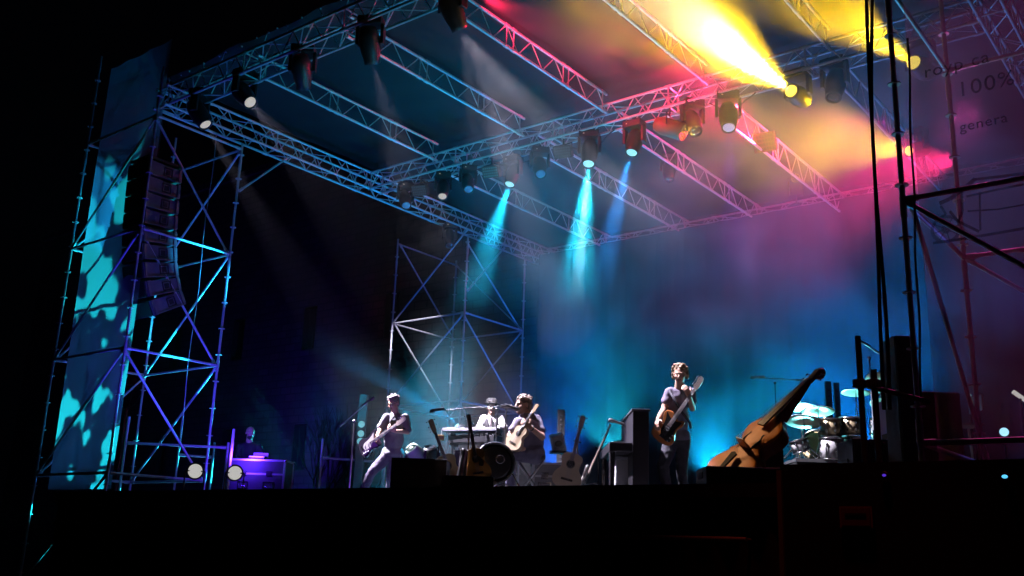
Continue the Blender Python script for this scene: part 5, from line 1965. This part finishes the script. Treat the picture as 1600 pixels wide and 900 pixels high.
def person(label, D, J, hips_w=0.16, skin=SKIN, shirt=None, trousers=None, shoes=None, hair=None, sleeve=0.55, face=None, hands=None, hscale=1.0, girth=1.0,
           base=None, seated=False, shirt_long=False, group=None, extra=None, hair_style='short', neck_r=0.056):
    """J: joints as (px, py, extra depth). Local frame: x picture right, y away, z up."""
    b0 = base if base is not None else floor(J['pelvis'][0], 740, D)
    t = thing('person', label, 'person', b0, RZ)
    inv = Matrix.Translation(b0) @ Matrix.Rotation(RZ, 4, 'Z')
    inv = inv.inverted()
    W = {}
    for k, v in J.items():
        W[k] = inv @ at(v[0], v[1], d=D + (v[2] if len(v) > 2 else 0.0))
    F = Vector(face or (0, -1, -0.1))
    sh = (W['shR'] - W['shL'])
    shx = sh.normalized()
    spine = (W['neck'] - W['pelvis']).normalized()
    dep = shx.cross(spine).normalized()
    hipx = (W['hipR'] - W['hipL']).normalized()
    mb = MB()
    # torso
    chest = W['pelvis'].lerp(W['neck'], 0.70)
    waist = W['pelvis'].lerp(W['neck'], 0.35)
    hw = sh.length / 2

    def torso(m, k):
        ell(m, chest, shx, dep, spine, (hw * 0.92) * k * girth, 0.118 * k * girth, 0.20 * k)
        ell(m, W['pelvis'].lerp(W['neck'], 0.88), shx, dep, spine, hw * 0.95 * k, 0.085 * k, 0.085 * k)
        ell(m, waist, shx, dep, spine, 0.152 * k * girth, 0.110 * k * girth, 0.18 * k)
        ell(m, W['pelvis'], hipx, dep, spine, 0.168 * k * girth, 0.120 * k * girth, 0.125 * k)
    torso(mb, 0.96)
    for s in 'LR':
        limb(mb, W['sh' + s], W['el' + s], 0.054, 0.042)
        limb(mb, W['el' + s], W['wr' + s], 0.043, 0.028)
        limb(mb, W['hip' + s], W['kn' + s], 0.086 * girth, 0.060)
        limb(mb, W['kn' + s], W['an' + s], 0.058, 0.040)
        limb(mb, W['an' + s], W['an' + s] + Vector(J.get('toe' + s, (0, -0.13, 0))[:3]) if False else W['an' + s] + Vector((0.0, -0.10, -0.04)), 0.038, 0.032)
    limb(mb, W['neck'] - spine * 0.03, W['head'] - Vector((0, 0, 0.05)) - F.normalized() * 0.015, neck_r * 1.15, neck_r)
    P = head(mb, W['head'], F, J.get('_up', (0, 0, 1)), hscale)
    for s in 'LR':
        if hands and s in hands:
            fd, pn, side, cu = hands[s]
        else:
            fd, pn, side, cu = (W['wr' + s] - W['el' + s]), Vector((0, 1, 0)), 1, 0.6
        hand(mb, W['wr' + s], fd, pn, side, cu, 1.02)
    body = solid(mb, 'body', skin, 0.0072, t, 3)
    # eyes, lips: material areas on the one body mesh
    me = body.data
    me.materials.append(EYED)
    me.materials.append(LIPS)
    el_, er_, mo_ = P(-0.031, 0.080, 0.000), P(0.031, 0.080, 0.000), P(0, 0.088, -0.064)
    fn = F.normalized()
    for p in me.polygons:
        c = p.center
        if (c - el_).length < 0.0095 or (c - er_).length < 0.0095:
            p.material_index = 1
        elif (c - mo_).length < 0.022 and abs((c - mo_).z) < 0.009:
            p.material_index = 2
    # clothes
    m = MB()
    torso(m, 1.07)
    ell(m, W['pelvis'] + spine * 0.0, hipx, dep, spine, 0.18 * girth, 0.132 * girth, 0.115)
    for s in 'LR':
        d = W['el' + s] - W['sh' + s]
        if shirt_long:
            limb(m, W['sh' + s], W['el' + s], 0.072, 0.060)
            d2 = W['wr' + s] - W['el' + s]
            limb(m, W['el' + s], W['el' + s] + d2 * 0.9, 0.058, 0.042)
        else:
            limb(m, W['sh' + s], W['sh' + s] + d * sleeve, 0.072, 0.066)
            m.tube(W['sh' + s] + d * sleeve * 0.9, W['sh' + s] + d * (sleeve + 0.12), 0.070, 14, 0.068)
    so = solid(m, 'shirt', shirt, 0.011, t, 3, 0.022)
    m = MB()
    ell(m, W['pelvis'] - spine * 0.04, hipx, dep, spine, 0.178 * girth, 0.128 * girth, 0.12)
    for s in 'LR':
        limb(m, W['hip' + s], W['kn' + s], 0.100 * girth, 0.076)
        limb(m, W['kn' + s], W['an' + s] + Vector((0, 0, 0.02)), 0.074, 0.060)
    solid(m, 'trousers', trousers, 0.011, t, 3, 0.024)
    for s in 'LR':
        m = MB()
        a = W['an' + s].copy()
        td = Vector(J.get('_toe' + s, (0, -1, 0))).normalized()
        sd = td.cross(Vector((0, 0, 1)))
        ft = Vector((a.x, a.y, 0.045))
        ell(m, ft + td * 0.07, td, sd, Vector((0, 0, 1)), 0.135, 0.046, 0.045)
        ell(m, ft - td * 0.02, td, sd, Vector((0, 0, 1)), 0.065, 0.042, 0.07)
        solid(m, 'shoe', shoes or RUBBER, 0.012, t, 2)
    # hair
    if hair:
        f = F.normalized()
        u = Vector(J.get('_up', (0, 0, 1)))
        u = (u - f * u.dot(f)).normalized()
        a = f.cross(u)
        m = MB()
        rng = random.Random(len(label))
        if hair_style in ('short', 'wavy', 'long'):
            ell(m, P(0, -0.022, 0.042), a, f, u, 0.084 * hscale, 0.098 * hscale, 0.085 * hscale)
            ell(m, P(0, -0.045, 0.0), a, f, u, 0.080 * hscale, 0.075 * hscale, 0.085 * hscale)
            for i in range(46):
                th, z = rng.uniform(0, 6.28), rng.uniform(0.0, 1.0)
                rr = math.sqrt(1 - z * z)
                q = P(0.084 * rr * math.cos(th), -0.025 + 0.095 * rr * math.sin(th), 0.05 + 0.075 * z)
                if (q - P(0, 0, 0)).dot(f) > 0.055 and (q - P(0, 0, 0)).dot(u) < 0.075:
                    continue
                ell(m, q, a, f, u, rng.uniform(0.012, 0.026), rng.uniform(0.012, 0.026), rng.uniform(0.012, 0.024), 8)
        if hair_style == 'short':
            for i in range(14):
                x = (i / 13 - 0.5) * 0.11
                ell(m, P(x, 0.052 - abs(x) * 0.3, 0.098), a, f, u, 0.012, 0.026, 0.026, 8)
        if hair_style == 'wavy':
            for i in range(60):
                th = rng.uniform(0.15, 2.99)
                th = th if i % 2 else -th
                side = math.copysign(1, math.sin(th) if i % 2 else -1)
                ang = rng.uniform(-1.75, 1.75)
                q = P(0.09 * math.sin(ang), -0.02 - 0.09 * math.cos(ang) * 0.8, rng.uniform(-0.06, 0.09))
                ell(m, q, a, f, u, rng.uniform(0.014, 0.026), rng.uniform(0.014, 0.026), rng.uniform(0.018, 0.034), 8)
            for i in range(8):
                x = (i / 7 - 0.5) * 0.12
                ell(m, P(x, 0.035 - abs(x) * 0.4, 0.106 + 0.012 * math.sin(i * 2.2)), a, f, u, 0.017, 0.024, 0.028, 8)
        if hair_style == 'long':
            for i in range(60):
                ang = rng.uniform(-1.3, 1.3)
                q = P(0.084 * math.sin(ang), -0.02 - 0.085 * math.cos(ang), rng.uniform(-0.13, 0.05))
                ell(m, q, a, f, u, rng.uniform(0.014, 0.024), rng.uniform(0.014, 0.024), rng.uniform(0.025, 0.05), 8)
            for i in range(8):
                ell(m, P(rng.uniform(-0.02, 0.02), -0.10 - 0.008 * i, -0.05 - 0.026 * i), a, f, u, 0.024 - 0.0015 * i, 0.024 - 0.0015 * i, 0.035, 8)
        if hair_style == 'beard':
            ell(m, P(0, 0.045, -0.085), a, f, u, 0.058, 0.056, 0.045)
            ell(m, P(0, 0.07, -0.058), a, f, u, 0.034, 0.028, 0.010)
        solid(m, 'hair' if hair_style != 'beard' else 'beard', hair, 0.006, t, 1, 0.012)
    t['_'] = 0
    del t['_']
    return t, W, P, F


def glasses(t, P, m, r=0.022):
    b = MB()
    for k in (-1, 1):
        b.ring(P(k * 0.034, 0.098, 0.0), P(0, 1, 0) - P(0, 0, 0), r, 0.003, 18, 5)
        b.tube(P(k * 0.056, 0.098, 0.004), P(k * 0.082, -0.01, 0.004), 0.0028, 5)
    b.tube(P(-0.012, 0.100, 0.004), P(0.012, 0.100, 0.004), 0.003, 5)
    return b.build('glasses', m, t)


# right guitarist
TEE = mat('tee_lilac', (0.19, 0.165, 0.225), 0.85, 0, 0.12, 6)
JEANS = mat('dark_jeans', (0.045, 0.042, 0.055), 0.8, 0, 0.3, 18)
J = dict(head=(1062.5, 584, -0.05), neck=(1061, 607), pelvis=(1057, 682), shL=(1047, 613), shR=(1079, 614, 0.06), elL=(1037.5, 639, -0.06), wrL=(1028, 655, -0.34), elR=(1082, 638, -0.05), wrR=(1077, 618, -0.30),
         hipL=(1049, 688), hipR=(1067, 688), knL=(1036, 728, -0.16), knR=(1065, 730, -0.04), anL=(1043, 776, 0.02), anR=(1069, 777, 0.05))
t, W, P, F = person('young guitarist in a lilac tee and dark jeans, right of the upright piano', 12.3, J, shirt=TEE, trousers=JEANS, hair=mat('hair_blond', (0.30, 0.19, 0.11), 0.6, 0, 0.3, 40), hair_style='wavy',
                    face=(-0.30, -0.93, -0.28), sleeve=0.55,
                    hands={'L': (Vector((-0.2, -0.35, -0.6)), Vector((0.6, 0.5, 0.1)), 1, 0.7), 'R': (Vector((-0.35, -0.35, 0.55)), Vector((-0.3, 0.75, 0.2)), -1, 0.95)})
# dark print on the tee and guitar strap
b = MB()
def wpt(px, py, d):
    return Matrix.Rotation(-RZ, 4, 'Z') @ (at(px, py, d=d) - t.location)
b.path([wpt(1046, 611, 12.21), wpt(1055, 626, 12.10), wpt(1066, 645, 12.08), wpt(1078, 660, 12.12), wpt(1080, 668, 12.25)], 0.018, 8)
strap = b.build('strap', mat('strap_dark', (0.02, 0.018, 0.03), 0.7), t)
# left guitarist
SHIRT = mat('shirt_grey', (0.15, 0.145, 0.16), 0.85, 0, 0.15, 8)
TRO = mat('trousers_mauve', (0.085, 0.07, 0.11), 0.85, 0, 0.2, 10)
J = dict(head=(615, 629.5, -0.03), neck=(618.5, 648), pelvis=(614, 708), shL=(605, 652), shR=(633, 653, 0.03), elL=(594, 671, -0.02), wrL=(590, 681, -0.32), elR=(637, 675, -0.06), wrR=(618, 674, -0.36),
         hipL=(606, 712), hipR=(618, 713), knL=(581, 738, -0.1), knR=(610, 745, -0.05), anL=(561, 781, 0.0), anR=(609, 781, 0.1))
t, W, P, F = person('guitarist in a grey shirt and glasses leaning over his guitar beside the left microphone', 15.2, J, shirt=SHIRT, trousers=TRO, hair=mat('hair_grey', (0.20, 0.17, 0.155), 0.7, 0, 0.3, 40),
                    face=(-0.50, -0.75, -0.42), sleeve=0.85,
                    hands={'L': (Vector((0.1, -0.4, -0.6)), Vector((0.5, 0.6, 0.1)), 1, 0.7), 'R': (Vector((-0.55, -0.3, 0.25)), Vector((0.1, 0.7, 0.4)), -1, 0.95)})
glasses(t, P, DKSTEEL)
b = MB()
for k in (-1, 1):
    p = W['neck'] + Vector((k * 0.045, -0.09, -0.01))
    b.add([p + Vector((-0.03 * k, 0.03, 0.03)), p + Vector((0.03 * k, 0.01, 0.02)), p + Vector((0.015 * k, -0.03, -0.075)), p + Vector((-0.03 * k, -0.03, -0.03))], [(0, 1, 2, 3) if k > 0 else (3, 2, 1, 0)])
cl = b.build('collar', mat('collar_pale', (0.40, 0.38, 0.38), 0.85), t)
md = cl.modifiers.new('thickness', 'SOLIDIFY')
md.thickness = 0.008
# seated singer
J = dict(head=(817.5, 632.5, 0.0), neck=(825, 653), pelvis=(833, 706), shL=(811, 660, -0.12), shR=(838, 657, 0.12), elL=(797, 681, -0.20), wrL=(806, 690, -0.36), elR=(847, 683, -0.10), wrR=(829, 668, -0.30),
         hipL=(825, 709, -0.06), hipR=(836, 709, 0.08), knL=(786, 709, -0.20), knR=(797, 704, 0.12), anL=(779, 772, -0.14), anR=(798, 772, 0.2), _toeL=(-1, -0.4, 0), _toeR=(-1, -0.4, 0))
t, W, P, F = person('seated singer with tied back hair facing the microphone and playing a small guitar', 12.0, J, shirt=mat('tee_mauve', (0.17, 0.15, 0.21), 0.85, 0, 0.12, 6), trousers=mat('blue_jeans', (0.15, 0.14, 0.22), 0.8, 0, 0.25, 14),
                    hair=mat('hair_brown', (0.24, 0.17, 0.13), 0.6, 0, 0.3, 40), hair_style='long', face=(-0.90, -0.42, -0.05), sleeve=0.6, girth=1.12,
                    hands={'L': (Vector((0.35, -0.25, -0.5)), Vector((0.3, 0.6, 0.3)), 1, 0.7), 'R': (Vector((-0.55, -0.15, 0.35)), Vector((-0.2, 0.7, 0.4)), -1, 1.0)})
b = MB()
d = (W['wrR'] - W['elR']).normalized()
b.ring(W['wrR'] - d * 0.02, d, 0.031, 0.009, 16, 6)
b.build('wristband', RUBBER, t)
# keyboard player
J = dict(head=(768, 636, 0.0), neck=(768, 651), pelvis=(768, 700), shL=(756, 654), shR=(781, 654, 0.04), elL=(748.5, 668, -0.10), wrL=(757, 670, -0.45), elR=(788, 668, -0.10), wrR=(778, 670, -0.45),
         hipL=(762, 704), hipR=(774, 704), knL=(761, 738, -0.05), knR=(775, 738, -0.05), anL=(761, 774), anR=(775, 774))
t, W, P, F = person('keyboard player in a dark hat and waistcoat with white sleeves', 16.9, J, shirt=mat('shirt_white', (0.42, 0.41, 0.41), 0.85, 0, 0.08, 8), trousers=JEANS, hair=mat('hair_dark', (0.03, 0.025, 0.02), 0.6), hair_style='short',
                    face=(0.05, -0.98, -0.15), shirt_long=True,
                    hands={'L': (Vector((0.1, -0.9, -0.2)), Vector((0, 0.1, -1)), 1, 0.35), 'R': (Vector((-0.1, -0.9, -0.2)), Vector((0, 0.1, -1)), -1, 0.35)})
m = MB()
ch_, wa_ = W['pelvis'].lerp(W['neck'], 0.66), W['pelvis'].lerp(W['neck'], 0.32)
shx = (W['shR'] - W['shL']).normalized()
hw = (W['shR'] - W['shL']).length / 2
for k in (-1, 1):
    ell(m, ch_ + shx * k * hw * 0.52 + Vector((0, -0.022, -0.01)), shx, Vector((0, 1, 0)), UP, hw * 0.47, 0.128, 0.20)
ell(m, wa_ + Vector((0, -0.012, 0)), shx, Vector((0, 1, 0)), UP, 0.172, 0.128, 0.19)
ell(m, ch_ + Vector((0, 0.05, 0.0)), shx, Vector((0, 1, 0)), UP, hw * 0.94, 0.09, 0.19)
solid(m, 'waistcoat', mat('waistcoat', (0.03, 0.028, 0.03), 0.8, 0, 0.2, 10), 0.010, t, 2, 0.01)
m = MB()
m.lathe([(0.092, 0.0), (0.098, 0.03), (0.092, 0.075), (0.07, 0.098), (0.01, 0.104)], W['head'] + Vector((0, 0.012, 0.055)), UP, 20)
m.lathe([(0.09, 0.0), (0.125, -0.004), (0.125, 0.004), (0.09, 0.012)], W['head'] + Vector((0, -0.01, 0.06)), UP, 24)
m.build('hat', mat('hat_black', (0.02, 0.02, 0.02), 0.8), t)
b = MB()
for k in (-1, 1):
    b.ball(P(k * 0.034, 0.100, 0.002), 0.024, 10, (1, 0.3, 0.85))
b.tube(P(-0.02, 0.103, 0.006), P(0.02, 0.103, 0.006), 0.004)
b.build('glasses', mat('mirror_glass', (0.7, 0.7, 0.72), 0.08, 1.0), t)
b = MB()
b.box(W['neck'] + Vector((0, -0.115, -0.055)), (0.045, 0.02, 0.05), bev=0.008)
b.box(W['neck'] + Vector((0, -0.135, -0.16)), (0.035, 0.014, 0.17), bev=0.006)
b.build('tie', mat('tie_dark', (0.05, 0.03, 0.03), 0.7), t)
# man at the desk
J = dict(head=(391, 676, 0.0), neck=(389, 692), pelvis=(388, 740), shL=(376, 698), shR=(404, 699, 0.04), elL=(371, 715, -0.02), wrL=(382, 722, -0.25), elR=(410, 716, -0.02), wrR=(401, 719, -0.28),
         hipL=(382, 744), hipR=(396, 744), knL=(382, 768), knR=(396, 768), anL=(382, 790), anR=(396, 790))
t, W, P, F = person('bald bearded man in dark clothes behind the long flight case', 18.3, J, shirt=mat('black_shirt', (0.03, 0.03, 0.04), 0.85), trousers=JEANS, hair=mat('beard_dark', (0.05, 0.04, 0.035), 0.8), hair_style='beard',
                    face=(0.55, -0.80, -0.2), shirt_long=True)

# ------------------------------------------------------------------ lettering and drawing printed on the right banner
INK = mesh_mat('banner_ink', (0.012, 0.010, 0.012), 0.68, 0.2)
YB = 8.70
off = Vector((-1, 8.75, 0))


def line_text(txt, px, py, size, slant=0.0):
    p = at(px, py, y=YB)
    cu = bpy.data.curves.new('lettering', 'FONT')
    cu.body = txt
    cu.size = size
    cu.extrude = 0.002
    cu.space_character = 1.12
    tmp = bpy.data.objects.new('lettering', cu)
    COL.objects.link(tmp)
    me = bpy.data.meshes.new_from_object(tmp.evaluated_get(bpy.context.evaluated_depsgraph_get()))
    bpy.data.objects.remove(tmp)
    me.materials.clear()
    me.materials.append(INK)
    o = bpy.data.objects.new('lettering', me)
    COL.objects.link(o)
    o.parent = rb
    o.location = p - off
    o.rotation_euler = (R_(90), 0, 0)
    return o


line_text('royp ca', 1444, 122, 0.165)
line_text('100%', 1496, 152, 0.20)
line_text('genera', 1500, 206, 0.13)
# vintage car in outline
def pq(px, py):
    return at(px, py, y=YB)


car = MB(off)
def stroke(pts, r):
    q = [pq(*p) for p in pts]
    for a, c in zip(q, q[1:]):
        d = (c - a)
        n = Vector((-d.z, 0, d.x)).normalized() * r
        car.add([a + n, a - n, c - n, c + n, a + n + Vector((0, -0.004, 0)), a - n + Vector((0, -0.004, 0)), c - n + Vector((0, -0.004, 0)), c + n + Vector((0, -0.004, 0))],
                [(3, 2, 1, 0), (4, 5, 6, 7), (0, 1, 5, 4), (1, 2, 6, 5), (2, 3, 7, 6), (3, 0, 4, 7)])


stroke([(1468, 318), (1484, 311), (1512, 290), (1524, 279)], 0.018)
stroke([(1520, 281), (1560, 276), (1625, 268)], 0.012)
stroke([(1503, 298), (1504, 330), (1497, 348)], 0.010)
stroke([(1510, 307), (1560, 296), (1600, 288)], 0.010)
stroke([(1512, 330), (1560, 327), (1610, 318)], 0.007)
stroke([(1484, 330), (1497, 346), (1530, 362)], 0.012)
stroke([(1458, 380), (1500, 374), (1560, 364), (1640, 350)], 0.012)
stroke([(1531, 300), (1532, 360)], 0.008)
stroke([(1470, 322), (1478, 335), (1466, 342)], 0.010)
cw = pq(1478, 358)
for R, r in ((0.115, 0.014), (0.03, 0.012)):
    n = 28
    ring_pts = [(cw.x + R * math.cos(2 * math.pi * i / n), cw.z + R * math.sin(2 * math.pi * i / n)) for i in range(n + 1)]
    for (x0, z0), (x1, z1) in zip(ring_pts, ring_pts[1:]):
        d = Vector((x1 - x0, 0, z1 - z0))
        nn = Vector((-d.z, 0, d.x)).normalized() * r
        a, c = Vector((x0, YB, z0)), Vector((x1, YB, z1))
        car.add([a + nn, a - nn, c - nn, c + nn], [(3, 2, 1, 0)])
for i in range(8):
    an = math.pi * i / 4 + 0.2
    a, c = Vector((cw.x, YB + 0.001, cw.z)), Vector((cw.x + 0.11 * math.cos(an), YB + 0.001, cw.z + 0.11 * math.sin(an)))
    d = c - a
    nn = Vector((-d.z, 0, d.x)).normalized() * 0.005
    car.add([a + nn, a - nn, c - nn, c + nn], [(3, 2, 1, 0)])
car.build('car_drawing', INK, rb)

# ------------------------------------------------------------------ stage haze
hz = MB()
hz.box((-15, 18, 9.4), (94, 48, 21.0))
HZM = bpy.data.materials.new('haze_air')
HZM.use_nodes = True
nt = HZM.node_tree
nt.nodes.remove(nt.nodes['Principled BSDF'])
pv = nt.nodes.new('ShaderNodeVolumePrincipled')
pv.inputs['Color'].default_value = (0.9, 0.93, 1.0, 1)
pv.inputs['Density'].default_value = 0.00014
pv.inputs['Anisotropy'].default_value = 0.5
nt.links.new(pv.outputs[0], nt.nodes['Material Output'].inputs['Volume'])
ho = hz.build('haze', HZM)
tag(ho, 'thin pale stage haze hanging in the air', 'haze', kind='stuff')

# drifting smoke filling the back and the right half of the stage
sm = MB()
SX0, SX1, SY0, SY1, SZ0, SZ1 = -14.9, -2.25, 8.5, 20.15, 2.0, EYE + 8.22
sm.box(((SX0 + SX1) / 2, (SY0 + SY1) / 2, (SZ0 + SZ1) / 2), (SX1 - SX0, SY1 - SY0, SZ1 - SZ0))
SMM = bpy.data.materials.new('stage_smoke')
SMM.use_nodes = True
nt = SMM.node_tree
nt.nodes.remove(nt.nodes['Principled BSDF'])
pv = nt.nodes.new('ShaderNodeVolumePrincipled')
pv.inputs['Color'].default_value = (0.92, 0.92, 0.94, 1)
pv.inputs['Anisotropy'].default_value = 0.15
tc = nt.nodes.new('ShaderNodeTexCoord')
sx_ = nt.nodes.new('ShaderNodeSeparateXYZ')
nt.links.new(tc.outputs['Object'], sx_.inputs[0])


def ramp(sock, a, b):
    r = nt.nodes.new('ShaderNodeMapRange')
    r.interpolation_type = 'SMOOTHSTEP'
    r.inputs['From Min'].default_value = a
    r.inputs['From Max'].default_value = b
    nt.links.new(sock, r.inputs['Value'])
    return r.outputs['Result']


def mul(a, b, op='MULTIPLY'):
    m = nt.nodes.new('ShaderNodeMath')
    m.operation = op
    for k, q in enumerate((a, b)):
        if isinstance(q, (int, float)):
            m.inputs[k].default_value = q
        else:
            nt.links.new(q, m.inputs[k])
    return m.outputs[0]


ns = nt.nodes.new('ShaderNodeTexNoise')
ns.inputs['Scale'].default_value = 0.42
ns.inputs['Detail'].default_value = 2.5
ns.inputs['Distortion'].default_value = 0.6
nt.links.new(tc.outputs['Object'], ns.inputs['Vector'])
cloud = ramp(ns.outputs['Fac'], 0.42, 0.66)
cloud = mul(mul(cloud, 0.90), 0.10, 'ADD')
right = ramp(mul(sx_.outputs['X'], mul(sx_.outputs['Y'], 0.6), 'ADD'), -5.4, -0.6)
right = mul(mul(right, 0.995), 0.005, 'ADD')
edge = mul(ramp(sx_.outputs['X'], SX1, SX1 - 0.8), ramp(sx_.outputs['X'], SX0, SX0 + 0.8))
edge = mul(edge, mul(ramp(sx_.outputs['Y'], SY0, SY0 + 5.0), mul(ramp(sx_.outputs['X'], -7.6, -5.6), ramp(sx_.outputs['Y'], SY0, SY0 + 0.9)), 'MAXIMUM'))
back = ramp(mul(sx_.outputs['Y'], mul(sx_.outputs['Z'], 1.1), 'ADD'), 15.0, 19.0)
low = mul(ramp(sx_.outputs['Z'], 5.2, 7.8), mul(ramp(sx_.outputs['Y'], 15.2, 18.6), 0.75), 'MAXIMUM')
dens = mul(mul(mul(cloud, right), mul(edge, mul(back, low))), 0.17)
floor_ = mul(ramp(sx_.outputs['Z'], 5.4, 3.2), mul(ramp(sx_.outputs['Y'], 10.4, 12.4), ramp(sx_.outputs['X'], SX0, SX0 + 0.8)))
floor_ = mul(mul(floor_, ramp(sx_.outputs['X'], -9.0, -11.5)), mul(ramp(ns.outputs['Fac'], 0.30, 0.62), 0.035))
dens = mul(dens, floor_, 'ADD')
nt.links.new(dens, pv.inputs['Density'])
nt.links.new(pv.outputs[0], nt.nodes['Material Output'].inputs['Volume'])
so_ = sm.build('smoke', SMM)
tag(so_, 'drifting smoke lit red, yellow and blue at the back of the stage', 'smoke', kind='stuff')
